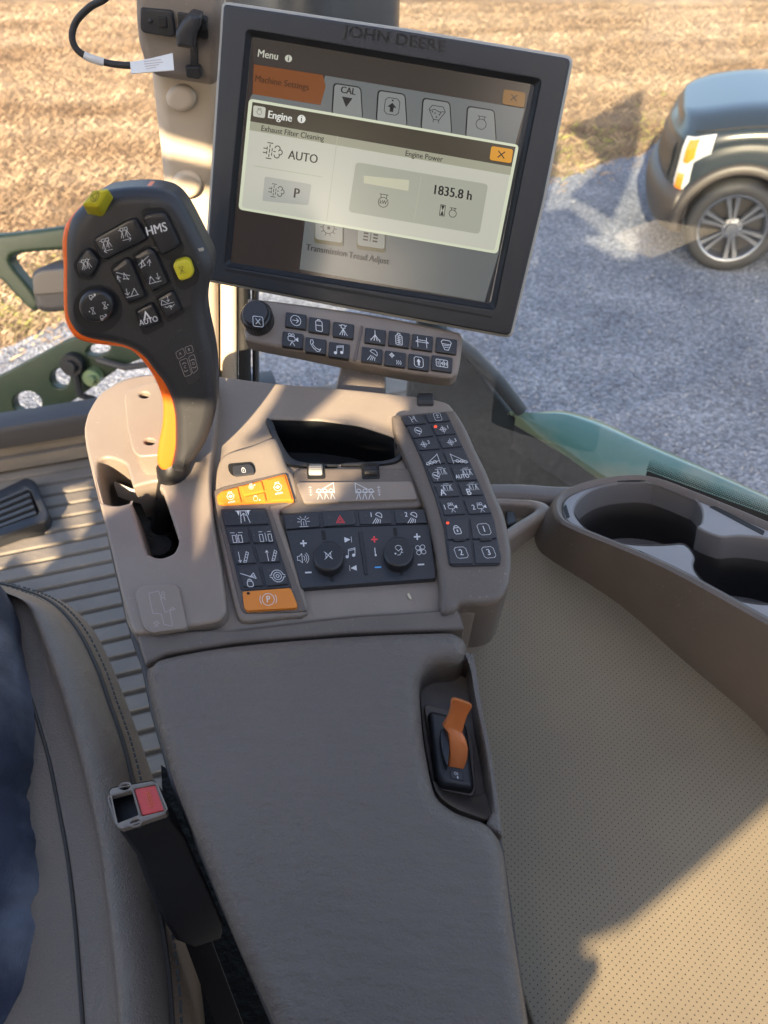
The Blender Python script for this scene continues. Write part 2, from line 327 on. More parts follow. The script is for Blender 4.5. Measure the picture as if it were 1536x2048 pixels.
IC = {
 'spray2': NOZ, 'spray1': NOZ1,
 'sprayL': 'L -8 7 -5 7|L -5 9 -1 9 -1 5 -5 5 -5 9|L 1 9 5 9 5 5 1 5 1 9|L -3 4 -6 -4|L -3 4 -3 -5|L 3 4 0 -3|L 3 4 3 -5|L 4 4 7 -4|L 7 -8 -5 -8|L -2 -5 -5 -8 -2 -11',
 'sprayR': 'L -8 7 -5 7|L -5 9 -1 9 -1 5 -5 5 -5 9|L 1 9 5 9 5 5 1 5 1 9|L -3 4 -6 -4|L -3 4 -3 -5|L 3 4 0 -3|L 3 4 3 -5|L 4 4 7 -4|L -5 -8 7 -8|L 4 -5 7 -8 4 -11',
 'boomup': 'L -9 -3 8 6|L -6 -8 -2 3|L 0 -6 -2 3|L -7 -7 1 -5|L 6 -8 8 0|L 4 -3 8 1 9 -4', 'boomupL': 'L 9 -3 -8 6|L 6 -8 2 3|L 0 -6 2 3|L 7 -7 -1 -5|L -6 -8 -8 0|L -4 -3 -8 1 -9 -4',
 'boomdn': 'L -9 -6 9 -6|L -8 -6 -4 4 1 -6|L -6 2 -3 2|L 6 6 6 -3|L 3 0 6 -3 9 0', 'boomdnL': 'L 9 -6 -9 -6|L 8 -6 5 4 -2 -6|L -6 6 -6 -3|L -3 0 -6 -3 -9 0',
 'boomcon': 'L -9 -1 9 -1|L -9 0 -7 6 0 0|L 2 9 2 2|L 0 4 2 2 4 4|L -5 -4 -2 -6 2 -4 6 -6 9 -4|L 3 -10 3 -5|L 1 -7 3 -5 5 -7',
 'steer': 'F -7 -3 0 9 1 5 -4 -3|F 1 5 0 9 8 -2 4 -2|L -1 1 -1 4|T 6.5 0 -8 AUTO', 'steerT': 'F -6 -6 0 8 6 -6 3 -5 0 3 -3 -5',
 'stop': 'C 0 0 8|L -6 3 6 3 0 -7 -6 3',
 'hitch': 'L -7 -2 -7 4 0 4 0 -2 -7 -2|C -4 -4 2|L 2 -2 8 5|L 2 1 7 1|L 8 5 8 1|L 8 5 4 5', 'glass': 'L -4 7 4 7 -3 -7 5 -7 -4 7|F 7 2 10 0 7 -2', 'glassL': 'L -4 7 4 7 -3 -7 5 -7 -4 7|F -7 2 -10 0 -7 -2',
 'lock': 'R -5 -8 5 2|A 0 2 3.6 0 180|F -1 -1 1 -1 1 -5 -1 -5', 'P': 'C 0 0 7|A 0 0 9.6 150 210|A 0 0 9.6 -30 30|T 11 0 0 P',
 'engine': 'C 0 -2 6|L -3 3.5 -3 7 3 7 3 3.5|L -5 7 5 7', 'rabbit': 'C -1 0 5.5|L -3 5 -3 8 2 8 2 5|D -1 0 3|D 8 3 1.8', 'turtle': 'C -1 0 5.5|L -3 5 -3 8 2 8 2 5|D 8 -5 1.8',
 'nmin': 'C 0 2 6|L -3 7 -3 10 3 10 3 7|L -7 3 -6 3|L 7 3 6 3|F -4 2 0 5 4 2 0 -1|T 6.5 0 -8 n/min',
 'row': 'L -9 7 9 7|F -8 7 -4 7 -6 1|F 8 7 4 7 6 1|L -3 6 -5 -8|L 3 6 6 -8|L 0 4 0 -6|L -3 1 0 4 3 1',
 'mergein': 'L -7 -7 -7 4 -2 4 -2 -7 -7 -7|L 2 -7 2 4 7 4 7 -7 2 -7|L 0 -8 0 6|L -9 8 -3 8|L 9 8 3 8', 'mergeout': 'L -9 -7 -9 4 -4 4 -4 -7 -9 -7|L 4 -7 4 4 9 4 9 -7 4 -7|L 0 -6 0 6|L -9 8 -4 8|L 9 8 4 8',
 'stairdn': 'L -6 8 -6 -8|L -8 -5 -6 -8 -4 -5|L -1 -8 6 8 9 6 3 -8 -1 -8|L 1 -5 3 -6|L 3 0 5 -1|L 5 4 7 3', 'stairup': 'L -6 8 -6 -8|L -8 5 -6 8 -4 5|L -1 -8 6 8 9 6 3 -8 -1 -8|L 1 -5 3 -6|L 3 0 5 -1|L 5 4 7 3',
 'boomlock': 'L -9 8 9 1|L 2 3 7 8 9 1|L 4 4 8 4|R -3 -9 4 -2|A .5 -2 2.4 0 180', 'diff': 'C 0 0 5|C 0 0 2|A 0 0 8 20 160|A 0 0 8 200 340|L -10 1 -7 2|L -10 -1 -7 -2|L 10 1 7 2|L 10 -1 7 -2',
 'beacon': 'L -4 -6 -4 1 -2 4 2 4 4 1 4 -6|L -7 -8 7 -8|L -9 6 -5 4|L 9 6 5 4|L -10 0 -6 0|L 10 0 6 0|L -5 9 -3 6|L 5 9 3 6|L 0 -6 0 0', 'hazard': 'L -8 -6 8 -6 0 8 -8 -6|L -4 -3.6 4 -3.6 0 3 -4 -3.6',
 'lamp': 'A 3 3 6 -30 150|L 8 0 -2 6|L -1 0 -7 -8|L 1 -1 -3 -8|L 3 -2 0 -8|L 5 -3 4 -8', 'lamp1': 'A 4 3 5 -30 150|L 8 0 0 5|L 0 0 -6 -8|L 2 -1 -2 -8|L 4 -2 1 -8|L 6 -3 5 -8|T 10 -7 5 1', 'lamp2': 'A 4 3 5 -30 150|L 8 0 0 5|L 0 0 -6 -8|L 2 -1 -2 -8|L 4 -2 1 -8|L 6 -3 5 -8|T 10 -7 5 2',
 'plus': 'F -7 1.6 7 1.6 7 -1.6 -7 -1.6|F -1.6 7 1.6 7 1.6 2 -1.6 2|F -1.6 -2 1.6 -2 1.6 -7 -1.6 -7', 'minus': 'F -7 1.6 7 1.6 7 -1.6 -7 -1.6',
 'speaker': 'L -9 3 -6 3 -2 7 -2 -7 -6 -3 -9 -3 -9 3|A -2 0 4 -50 50|A -2 0 7 -50 50|A -2 0 10 -50 50', 'mute': 'L -5 6 -5 -6 5 6 5 -6 -5 6|L -8 8 8 -8|L -8 -8 8 8', 'note': 'L -4 -5 -3 6 7 8 6 -3|L -3 4 7 6|D -6 -5 2.4|D 4 -3 2.4',
 'next': 'F -8 6 -8 -6 5 0|L 7 6 7 -6', 'prev': 'F 8 6 8 -6 -5 0|L -7 6 -7 -6', 'therm': 'L 0 9 0 -5|L -1 9 -1 -5|D 0 -7 2.4', 'vent': 'A 0 5 7 20 160|L -6 6 0 0 6 6|D 6 4 1.5|D -7 -5 1.8|L -3 -8 2 -8 5 -3 9 -3|L 5 -3 8 3',
 'fan': 'C 3.5 4.5 3.6|C -4.5 3.5 3.6|C -3.5 -4.5 3.6|C 4.5 -3.5 3.6|D 0 0 1.6', 'goto': 'C 0 0 8|L -5 0 4 0|L 1 3.5 4.5 0 1 -3.5', 'batt': 'R -5 -9 5 7|L -2 7 -2 9 2 9 2 7|L -5 0 5 0', 'camera': 'R -7 -2 4 5|F 5 2 9 5 9 -2 5 0|C -4 7.5 2|C 1 7.5 2|L -1 -3 -4 -9|L -1 -3 3 -9',
 'phone': 'L -7 8 -4 8 -3 4 -5 2 0 -4 3 -5 6 -6 8 -4 6 -8 2 -9 -4 -4 -8 3 -7 8', 'split': 'L 0 9 0 1|L 0 2 -7 -7|L 0 2 7 -7|L 0 2 -2 -7|L 0 2 3 -7|L -7 -5 -7 -8|L 7 -5 7 -8', 'calc': 'R -5 -9 5 6|L -2 6 -2 9 2 9 2 6|L -3 3 3 3|L -3 0 3 0|L -3 -3 3 -3|L -3 -6 3 -6|L 0 4 0 -7', 'bridge': 'L -7 8 -7 -8|L 7 8 7 -8|L -10 0 10 0|L -6 3 6 3|L -10 0 -6 3|L 10 0 6 3',
 'hopper': 'L -8 5 -5 8 5 8 8 5 3 -7 -3 -7 -8 5|L -6 2 6 2|L -4 0 4 0|L -3 -3 3 -3', 'hopperF': 'L -9 4 -6 9 6 9 9 4 3 -6 -3 -6 -9 4|L -8 3 -3 5 2 3 8 4|L -3 -6 -3 -9|L 3 -6 3 -9|D -2 1 .8|D 3 0 .8|D 0 -3 .8|D 4 2 .8|D -5 2 .8', 'climate': 'C -5 5 2.5|L -5 9 -5 1|L -9 5 -1 5|L 2 -2 3 -5 2 -8|L 5 -2 6 -5 5 -8|L 8 -2 9 -5 8 -8', 'uparr': 'R -8 -9 8 9 3|F -3 0 3 0 3 2 0 6 -3 2|F -1.6 0 1.6 0 1.6 -6 -1.6 -6', 'uparrS': 'R -8 -9 8 9 3|F -5 -1 5 -1 0 4|F -2 -1 2 -1 2 -6 -2 -6|D 0 6.5 1', 'count': 'R -9 -5 9 6 1|L -3 -5 -3 6|L 3 -5 3 6|T 8 -6 0 1|T 8 0 0 4|T 8 6 0 H',
 'valve': 'L -7 6 -4 3 -4 -4 -2 -7|L 7 -6 4 -3 4 4 2 7|L -4 -2 4 2|L 0 4 4 4', 'frame': 'R -7 -8 7 8 2|L -3 -2 3 -2|L 0 -2 0 3|L -3 2 0 5 3 2', 'wrench': 'C 0 1 7|F -4 4 5 -1 4 -3 -5 2|L 0 -6 0 -10', 'target': 'C -1 0 5|L -1 8 -1 -8|L -9 0 7 0|C -1 0 2', 'boomA': 'L -10 -6 8 -2|C -7 -5 2|C -2 -4 2|C 3 -3 2|L -6 -3 9 7|L 9 8 9 -6', 'boomB': 'L 10 -6 -8 -2|C 7 -5 2|C 2 -4 2|C -3 -3 2|L 6 -3 -9 7|L -9 8 -9 -6',
 'boomspr': 'L -9 -1 9 -1|C -6 0 2|C 0 0 2|C 6 0 2|L -4 1 9 8|L 9 8 9 -2|L -6 -3 -8 -8|L -5 -3 -3 -8|L 0 -3 -1 -8|L 1 -3 3 -8|L 6 -3 5 -8|L 7 -3 9 -8', 'boomsprL': 'L 9 -1 -9 -1|C 6 0 2|C 0 0 2|C -6 0 2|L 4 1 -9 8|L -9 8 -9 -2|L 6 -3 8 -8|L 5 -3 3 -8|L 0 -3 1 -8|L -1 -3 -3 -8|L -6 -3 -5 -8|L -7 -3 -9 -8',
 'updn': 'L 0 9 0 -9|L -3 6 0 9 3 6|L -3 -6 0 -9 3 -6|L -3 2 3 2|L -3 -2 3 -2', 'noz3': 'L -10 4 10 4|L -5 7 5 7|L -6 3 -9 -7|L -6 3 -6 -7|L -6 3 -3 -7|L 0 3 0 -7|L 6 3 3 -7|L 6 3 6 -7|L 6 3 9 -7', 'sq': 'R -9 -9 9 9 3', 'exh': 'L -8 -9 -2 -9|L -8 9 -2 9|L -8 -4 -8 -1|L -8 1 -8 4|L -5 -7 -5 -4|L -5 -2 -5 2|L -5 4 -5 7|L -2 -5 -2 -2|L -2 0 -2 3|A 4 4 3 -60 180|A 7 0 3 -90 90|A 4 -4 3 180 400|L -12 2 -9 2|L -12 -3 -9 -3|L 0 0 2 0',
 'kw': 'C 0 -2 7|L -4 4 -4 9 4 9 4 4|L -6 9 6 9|T 8 0 -2 kW', 'hourg': 'R -4 -9 4 9 .5|F -3 8 3 8 0 0|F -3 -8 3 -8 0 0', 'info': 'D 0 0 9', 'x': 'L -6 -6 6 6|L -6 6 6 -6', 'tri': 'F -7 6 7 6 0 -7', 'gear': 'C 0 0 7|D 0 0 2|' + '|'.join('L %.1f %.1f %.1f %.1f' % (7*math.cos(a), 7*math.sin(a), 10*math.cos(a), 10*math.sin(a)) for a in [k*.628 for k in range(10)]),
 'tread': '|'.join('F -9 %d -3 %d -3 %d -9 %d' % (y, y, y+2, y+2) for y in range(-9, 9, 4)) + '|' + '|'.join('F 3 %d 9 %d 9 %d 3 %d' % (y, y, y+2, y+2) for y in range(-9, 9, 4)) + '|L 0 -9 0 9', 'arc': 'A 0 3 4 40 140|A 0 -3 4 220 320',
}

# ------------------------------------------------------------------ control console
def K(ox, oy, s): return lambda *a: [(ox + a[i]*s, oy + a[i+1]*s) for i in range(0, len(a), 2)]
TILT = rad(13)
PC = Plane(at(650, 1230, .545), (0, -math.sin(TILT), math.cos(TILT)))
c4 = K(400, 880, .2344); c5 = K(550, 1000, .2279); c6 = K(780, 780, .2245); c7 = K(130, 740, .28)
con = thing('control_console', PC.hit(650, 1230, -.1), 'taupe armrest control console with membrane keys, storage tray and padded armrest', 'control console')
slot = c7(235,670, 250,642, 290,625, 350,632, 420,665, 445,700, 480,820, 505,826, 665,790, 672,840, 700,880, 800,1180, 808,1225, 800,1260, 778,1300, 740,1322, 695,1336, 650,1335, 605,1315, 575,1280, 475,950, 458,944, 440,950, 385,962, 330,960, 290,948, 265,920, 240,760)
slot = cr(slot, 3)
tray = [(533,838),(640,841),(720,852),(782,872),(800,884),(806,900),(797,922),(770,926),(680,926),(584,923),(566,908),(552,880)]
tray = rnd(tray, 9)
outer = [(262,1262),(240,1180),(212,1060),(184,950),(168,870),(180,815),(215,775),(262,752),(340,745),(430,750),(540,764),(680,775),(820,790),(880,800),(905,815),(930,870),(985,1000),(1016,1090),(1018,1160),(1000,1200),(960,1222),(915,1224),(850,1228),(700,1236),(480,1262),(330,1290)]
mb = MB()
mb.px(PC, cr(outer, 3), M['tan'], -.075, 0, .003, 3, holes=[slot, tray])
shell = mb.build('shell', con)
# gear-lever gate cover on the operator's side
mb = MB()
gate = [(452,1212),(448,1228),(425,1244),(350,1256),(280,1266),(264,1258),(254,1225),(240,1180),(212,1060),(184,950),(168,870),(172,835),(180,815),(196,790),(215,775),(262,754),(340,745),(425,752),(434,775),(436,815),(432,850),(425,900),(420,960),(427,1048),(438,1110),(446,1160)]
mb.px(PC, cr(gate, 3), M['tan2'], -.02, .012, .0028, 4, holes=[slot], side=M['tan2'])
mb.build('gate_cover', con)
mb = MB()   # dark well under the slot
mb.px(PC, [(215,905),(360,905),(372,1120),(262,1120),(215,1010)], M['pit'], -.082, -.078)
for i in range(6):
    p = PC.hit(300 + (i % 2)*34 - 12, 1098 - (i//2)*34, -.05); mb.lathe(p, PC.n, [(.0001, .006), (.010, .006), (.012, .002), (.013, -.02)], M['rubber'], 20)
mb.build('slot_well', con)
mb = MB()   # bolted box on the gate cover
blk = [(247,790),(258,776),(290,765),(345,760),(350,800),(345,905),(320,910),(276,913),(264,900),(254,855)]
hole1 = ell(288.5, 789.5, 10, 6, 16); hole2 = ell(299, 883, 10.5, 6, 16)
mb.px(PC, rnd(blk, 9), M['tan2'], .010, .036, .0016, 3, holes=[hole1, hole2])
for h in (hole1, hole2):
    mb.px(PC, ell(h[0][0]-10, h[0][1], 13, 9, 16), M['pit'], .026, .028)
mb.build('bolt_cover', con)
# shift pattern plate
mb = MB()
pl = [(268,1184),(285,1170),(345,1165),(358,1173),(376,1256),(300,1266),(284,1252)]
mb.px(PC, rnd(pl, 10), M['tan2'], .010, .0145, .0015, 2)
icon(mb, PC, .0147, 321, 1217, 40, 'L -5 8 0 8.6 2 -2 7 -1 6 0 4.5 -1 5 -9 1 -8 0 -2.6 -4 -2 -5 8', M['inkdim'], (1, -.1), (-.1, -1), .35)
icon(mb, PC, .0147, 326, 1192, 9, 'C 0 0 4|L -6 -8 -2 -4|L 6 -8 2 -4|L -4 6 0 10 4 6', M['inkdim'], lw=1.6)
icon(mb, PC, .0147, 313, 1246, 8, 'C 0 0 4|L -8 0 -5 0|L 8 0 5 0|L -4 -6 0 -9 4 -6', M['inkdim'], lw=1.6)
mb.build('shift_plate', con)
# storage tray: floor and walls are one dark bin, with the ragged rubber mat
mb = MB()
tw = [(q[0], q[1]) for q in PC.uv(tray, 0)]
lo = [(u*.93 + .07*tw[0][0], v*.93 + .07*tw[0][1]) for u, v in tw]
mb.grid([[PC.to3(u, v, -.001) for u, v in tw], [PC.to3(u, v, -.045) for u, v in lo]], M['black'], True)
mb.plate(PC, lo, M['black'], -.055, -.045)
mb.build('storage_tray', con)
mb = MB()
mb.px(PC, cr([(532,837),(545,842),(556,870),(572,900),(588,918),(620,925),(668,927),(668,931),(585,930),(562,914),(548,882)], 3), M['black'], -.004, .0035, .0012, 2)
mb.px(PC, cr([(690,930),(770,927),(800,918),(808,898),(796,880),(790,884),(800,898),(793,912),(765,921),(690,925)], 3), M['black'], -.004, .003, .001, 2)
mb.build('tray_mat', con)
# far ledge and brow plates
mb = MB()
mb.px(PC, rnd([(586,940),(600,934),(830,934),(838,955),(846,1008),(838,1013),(566,1027),(559,1018),(592,1000)], 7), M['taupe'], -.003, .006, .003, 3)
mb.build('brow', con)
mb = MB()
mb.px(PC, rnd([(592,964),(824,962),(836,998),(608,1005)], 6), M['tan2'], .004, .0085, .001, 2)
for x, ic, rr in ((621, 'updn', 7), (650, 'boomspr', 17), (730, 'boomsprL', 17), (758, 'updn', 7)):
    icon(mb, PC, .0087, x, 982, rr+3, IC[ic], M['ink'], (1, -.02), (-.1, -1), .8)
mb.build('label_plate', con)
def thumbwheel(cx, cy, wd, ht, h, m, up=1.0):
    p = PC.hit(cx, cy, h); r = ht*.545/FPX; ww = wd*.545/FPX/2
    prof = [(.0005, -ww), (r*.9, -ww), (r, -ww*.8), (r, ww*.8), (r*.9, ww), (.0005, ww)]
    q = MB(); n = 22
    for k in range(n):
        a0, a1 = k/n*6.283, (k+.62)/n*6.283; d = lambda a, rr: PC.v*math.cos(a)*rr + PC.n*math.sin(a)*rr
        q.grid([[p + PC.u*s_ + d(a, rr) for s_, rr in ((-ww, r*.86), (-ww*.85, r), (ww*.85, r), (ww, r*.86))] for a in (a0, a0+.04, a1-.04, a1)], m)
    q.lathe(p, PC.u, [(.0005, -ww), (r*.86, -ww), (r*.86, ww), (.0005, ww)], m, 30)
    return q.build('thumbwheel', con, fix=True)
for cx in (632, 741):
    mb = MB(); mb.px(PC, rnd([(cx-19,926),(cx+17,926),(cx+19,957),(cx-17,958)], 4), M['pit'], .002, .0064); mb.build('wheel_slot', con)
thumbwheel(632, 943, 30, 17, .0045, M['wheelgrey']); thumbwheel(742, 944, 30, 17, .0045, M['key'])
thumbwheel(850, 806, 40, 24, -.004, M['black'])
# operator-side key panel
mb = MB()
lb = [(424,1000),(428,965),(436,925),(452,905),(500,890),(545,873),(560,892),(574,930),(592,957),(594,1000),(560,1020),(566,1045),(590,1120),(603,1165),(614,1224),(560,1234),(500,1242),(478,1238),(468,1215),(452,1150),(436,1075)]
mb.px(PC, cr(lb, 3), M['tan'], -.003, .005, .0035, 3)
mb.build('key_surround', con)
mb = MB()
mb.px(PC, rnd(c4(100,440, 185,400, 735,272, 812,520, 590,560, 912,1455, 780,1470, 380,1478, 345,1440), 5), M['taupe'], .003, .0062, .001, 2)
mb.build('key_bed', con)
def key(quad, name, m, h0, h1, icons=(), bev=.0008, rc=3, parent=con, fr=PC, r=(1, -.04), u=(-.2, -.98), extra=None, bow=True):
    q = MB(); q.px(fr, rnd(quad, rc), m, h0, h1, bev, 2)
    for it in icons:
        x, y, s, nm, im = it[:5]; lw = it[5] if len(it) > 5 else 1.1
        if nm.startswith('T:'): text(q, fr, h1+.00015, x, y, s, nm[2:], im, r, u, .02)
        else: icon(q, fr, h1+.00012, x, y, s, IC.get(nm, nm), im, r, u, lw)
    if extra: extra(q)
    return q.build(name, parent)
def led(q, x, y, s, m, fr=PC, h=.0): q.px(fr, ell(x, y, s, s*.8, 10), m, h-.0005, h+.0002)
ink, idm = M['ink'], M['inkdim']
pan = key(c4(172,588, 562,580, 782,1258, 345,1282), 'key_panel', M['panel'], .005, .0072, rc=4)
def subkey(pts, ics, h=.0088, m=None, lds=(), **kw):
    def ex(q):
        for x, y, lm in lds: led(q, x, y, 3, lm, PC, h)
    return key(pts, 'key', m or M['panel'], .006, h, ics, parent=pan, extra=ex, **kw)
grey_led = M['deep']
subkey(c4(182,598, 556,590, 588,712, 212,728), [(*c4(375,652)[0], 16, 'row', ink)], lds=[(*c4(222,622)[0], grey_led)])
subkey(c4(222,748, 398,742, 430,872, 258,886), [(*c4(318,835)[0], 13, 'mergein', ink)])
subkey(c4(420,742, 592,734, 632,868, 456,874), [(*c4(560,826)[0], 13, 'mergeout', ink)])
subkey(c4(268,908, 440,900, 484,1046, 312,1056), [(*c4(370,998)[0], 13, 'stairdn', ink)])
subkey(c4(466,898, 644,890, 686,1034, 510,1044), [(*c4(610,985)[0], 13, 'stairup', ink)])
subkey(c4(318,1084, 494,1074, 540,1240, 372,1250), [(*c4(418,1190)[0], 16, 'boomlock', ink)], lds=[(*c4(362,1122)[0], grey_led)])
subkey(c4(520,1070, 698,1062, 752,1226, 566,1244), [(*c4(662,1160)[0], 15, 'diff', ink)], lds=[(*c4(588,1110)[0], grey_led)])
pan['label'] = 'dark key panel with seven white symbols'
ok = key(c4(140,470, 190,432, 735,285, 805,518, 205,552, 150,540), 'key_panel', M['orange'], .005, .0078, rc=5)
for p, ics in ((c4(190,440, 320,402, 352,528, 208,542, 150,535, 148,475), [(*c4(262,490)[0], 11, 'nmin', ink)]), (c4(345,396, 525,350, 548,432, 372,470), [(*c4(440,400)[0], 8, 'rabbit', ink)]),
               (c4(375,485, 550,446, 566,518, 386,532), [(*c4(478,500)[0], 8, 'turtle', ink)]), (c4(560,342, 722,298, 788,508, 604,520), [(*c4(665,412)[0], 12, 'nmin', ink)])):
    key(p, 'key', M['orange'], .006, .0092, ics, parent=ok, rc=3, r=(1, -.2))
ok['label'] = 'bright orange engine speed keys in a slanting row'
pk = key(c4(358,1292, 772,1258, 832,1405, 820,1432, 400,1456, 376,1436), 'key', M['orange'], .005, .0092, [(*c4(582,1360)[0], 17, 'P', M['label'], .9)], rc=5, r=(1, -.06), u=(-.1, -.99), extra=lambda q: led(q, *c4(412,1308)[0], 3.4, M['pit'], PC, .0092))
pk['label'] = 'orange parking brake key with a ringed letter P'
mb = MB(); mb.px(PC, rnd(c4(236,203, 440,185, 468,225, 475,285, 285,308, 245,270), 6), M['pit'], .003, .0056); mb.build('lock_recess', con)
key(c4(275,218, 430,200, 460,240, 466,282, 300,302, 280,285), 'key', M['panel'], .003, .0072, [(*c4(370,252)[0], 7, 'lock', ink, 1.6)], rc=5)
# audio and climate panel in the middle
strip = key(c5(62,130, 400,98, 800,82, 1320,78, 1352,205, 900,222, 400,240, 95,262), 'key_panel', M['panel'], .0, .0058, rc=2)
strip['label'] = 'strip of four light and hazard keys'
for p, ics in ((c5(72,135, 372,108, 400,206, 385,232, 100,252), [(*c5(250,190)[0], 12, 'beacon', ink)]), (c5(408,106, 690,92, 715,190, 700,214, 425,230), [(*c5(572,172)[0], 10, 'hazard', M['inkred'], 1.4)]),
               (c5(728,92, 1002,86, 1030,178, 1020,204, 745,212), [(*c5(888,158)[0], 13, 'lamp1', ink, 1.3)]), (c5(1042,86, 1312,84, 1342,198, 1060,203), [(*c5(1195,155)[0], 13, 'lamp2', ink, 1.3)])):
    key(p, 'key', M['panel'], .003, .0072, ics, parent=strip, rc=2, r=(1, -.05), u=(-.12, -.99), extra=lambda q, p=p: led(q, p[0][0]+16, p[0][1]+10, 3, grey_led, PC, .0072))
hv = key(c5(95,264, 400,243, 900,226, 1354,209, 1412,660, 1405,686, 820,728, 235,772, 222,755), 'key_panel', M['panel'], .0, .0056, rc=3)
hv['label'] = 'dark audio and climate panel with two round knobs'
S5 = lambda x, y: c5(x, y)[0]
for x, y, s, nm, im in ((250,380,9,'plus',ink),(250,510,13,'speaker',ink),(292,636,9,'minus',ink),(642,348,9,'next',ink),(665,468,13,'note',ink),(684,597,9,'prev',ink),(872,346,9,'plus',M['inkred']),(881,456,9,'therm',ink),(904,590,9,'minus',M['inkblue']),(1247,322,9,'plus',ink),(1279,437,12,'fan',ink),(1281,566,9,'minus',ink)):
    mb = MB(); icon(mb, PC, .00575, *S5(x, y), s, IC[nm], im, (1, -.05), (-.1, -.99), 1.2); mb.build('symbol', hv, smooth=False)
for p in (c5(402,268, 440,266, 452,345, 416,350), c5(468,630, 502,628, 520,715, 488,718), c5(1034,245, 1068,243, 1076,312, 1042,318), c5(1088,585, 1118,583, 1126,660, 1096,664)):
    mb = MB(); mb.px(PC, rnd(p, 3), M['pit'], .004, .0059); mb.build('groove', hv)
mb = MB()
for p in (c5(728,275, 765,272, 815,650, 785,655),): mb.px(PC, rnd(p, 3), M['key'], .004, .0066, .0006)
mb.build('groove', hv)
for x, y, nm in ((468, 485, 'mute'), (1085, 448, 'vent')):
    q = MB(); cx, cy = S5(x, y); q.px(PC, ell(cx, cy, 31, 30.5, 40), M['key'], .004, .0145, .002, 3)
    icon(q, PC, .0147, cx, cy, 9.5, IC[nm], ink, (1, -.05), (-.1, -.99), 1.3); q.build('knob', hv)
# outer key column
mb = MB()
rim = c6(20,230, 60,205, 410,172, 560,163, 600,190, 690,340, 760,500, 860,700, 940,900, 1000,1030, 1040,1150, 1085,1380, 1090,1550, 1072,1700, 1040,1780, 980,1850, 850,1892, 640,1895, 600,1930, 560,1960, 455,1962, 440,1700, 400,1400, 330,1080, 270,910, 200,740, 60,400)
mb.px(PC, cr(rim, 3), M['taupe'], -.062, .014, .006, 4)
mb.build('side_column', con)
rp = key(c6(90,235, 500,193, 545,280, 650,500, 740,690, 850,950, 930,1160, 960,1330, 992,1500, 975,1556, 560,1566, 525,1545, 500,1380, 480,1220, 400,940, 290,640, 150,320), 'key_panel', M['panel'], .012, .0158, rc=4)
rp['label'] = 'long curved key panel at the outer edge of the console'
R6 = dict(parent=rp, rc=2, r=(1, -.09), u=(-.35, -.94))
def k6(pts, ics, leds=(), h=.0172):
    def ex(q):
        for x, y, on in leds: led(q, *c6(x, y)[0], 3.4 if on else 2.6, M['led'] if on else grey_led, PC, h)
    key(pts, 'key', M['panel'], .0145, h, [(*c6(x, y)[0], s*1.05, nm, ink, lw*.8) for x, y, s, nm, lw in ics], extra=ex, **R6)
k6(c6(100,238, 285,216, 322,292, 140,312), [(205,258,9,'valve',1.3)], [(130,242,0)])
k6(c6(310,214, 495,196, 535,270, 345,288), [(425,238,9,'frame',1.1)], [(345,215,0)])
k6(c6(152,328, 345,305, 392,405, 205,425), [(252,365,9,'wrench',1.3)], [(187,340,0)])
k6(c6(362,302, 545,284, 592,385, 412,402), [(478,350,9,'target',1.1),(515,330,9,'T:1',1)], [(406,325,1)])
k6(c6(212,438, 400,420, 448,520, 262,535), [(306,484,9,'target',1.1),(345,465,9,'T:2',1)], [(245,465,0)])
k6(c6(420,418, 600,400, 645,498, 468,516), [(545,465,9,'target',1.1),(583,447,9,'T:3',1)], [(465,447,0)])
k6(c6(268,556, 452,550, 498,648, 312,662), [(375,622,14,'boomA',1.0)], [(295,582,0)])
k6(c6(474,550, 660,542, 706,640, 520,652), [(615,612,14,'boomB',1.0)], [(520,575,0)])
k6(c6(322,688, 518,680, 566,808, 385,818), [(455,722,10,'noz3',1.1),(412,765,9,'wrench',1.3)], [(350,715,0)])
k6(c6(540,678, 728,668, 782,796, 594,806), [(682,727,10,'noz3',1.1),(645,770,11,'T:AUTO',1)], [(578,710,0)])
k6(c6(392,832, 574,824, 622,940, 436,950), [(507,868,10,'noz3',1.1),(470,914,18,'T:A',1)], [(405,852,0)])
k6(c6(602,822, 788,812, 836,930, 648,938), [(738,860,10,'noz3',1.1),(702,910,18,'T:B',1)], [(634,850,0)])
k6(c6(440,982, 630,978, 676,1100, 484,1112), [(488,1046,14,'T:1',1),(556,1048,10,'camera',1.3)])
k6(c6(656,976, 855,972, 906,1092, 702,1102), [(745,1046,14,'T:2',1),(815,1046,10,'camera',1.3)])
k6(c6(490,1140, 690,1135, 712,1325, 510,1330), [(595,1238,12,'lock',1.7)], [(514,1184,1)])
k6(c6(712,1135, 912,1132, 950,1318, 735,1324), [(838,1240,12,'sq',1.1),(838,1240,17,'T:1',1)], [(752,1190,0)])
k6(c6(512,1346, 716,1342, 740,1545, 535,1548), [(634,1448,12,'sq',1.1),(634,1448,17,'T:2',1)], [(548,1392,0)])
k6(c6(738,1340, 954,1336, 982,1540, 762,1545), [(880,1446,12,'sq',1.1),(880,1446,17,'T:3',1)], [(792,1400,0)])
mb = MB()
for p in (c6(562,1318, 670,1315, 674,1340, 570,1345), c6(798,1316, 905,1313, 908,1338, 806,1343)): mb.px(PC, rnd(p, 3), M['key'], .014, .0185, .0006)
mb.build('divider', rp)
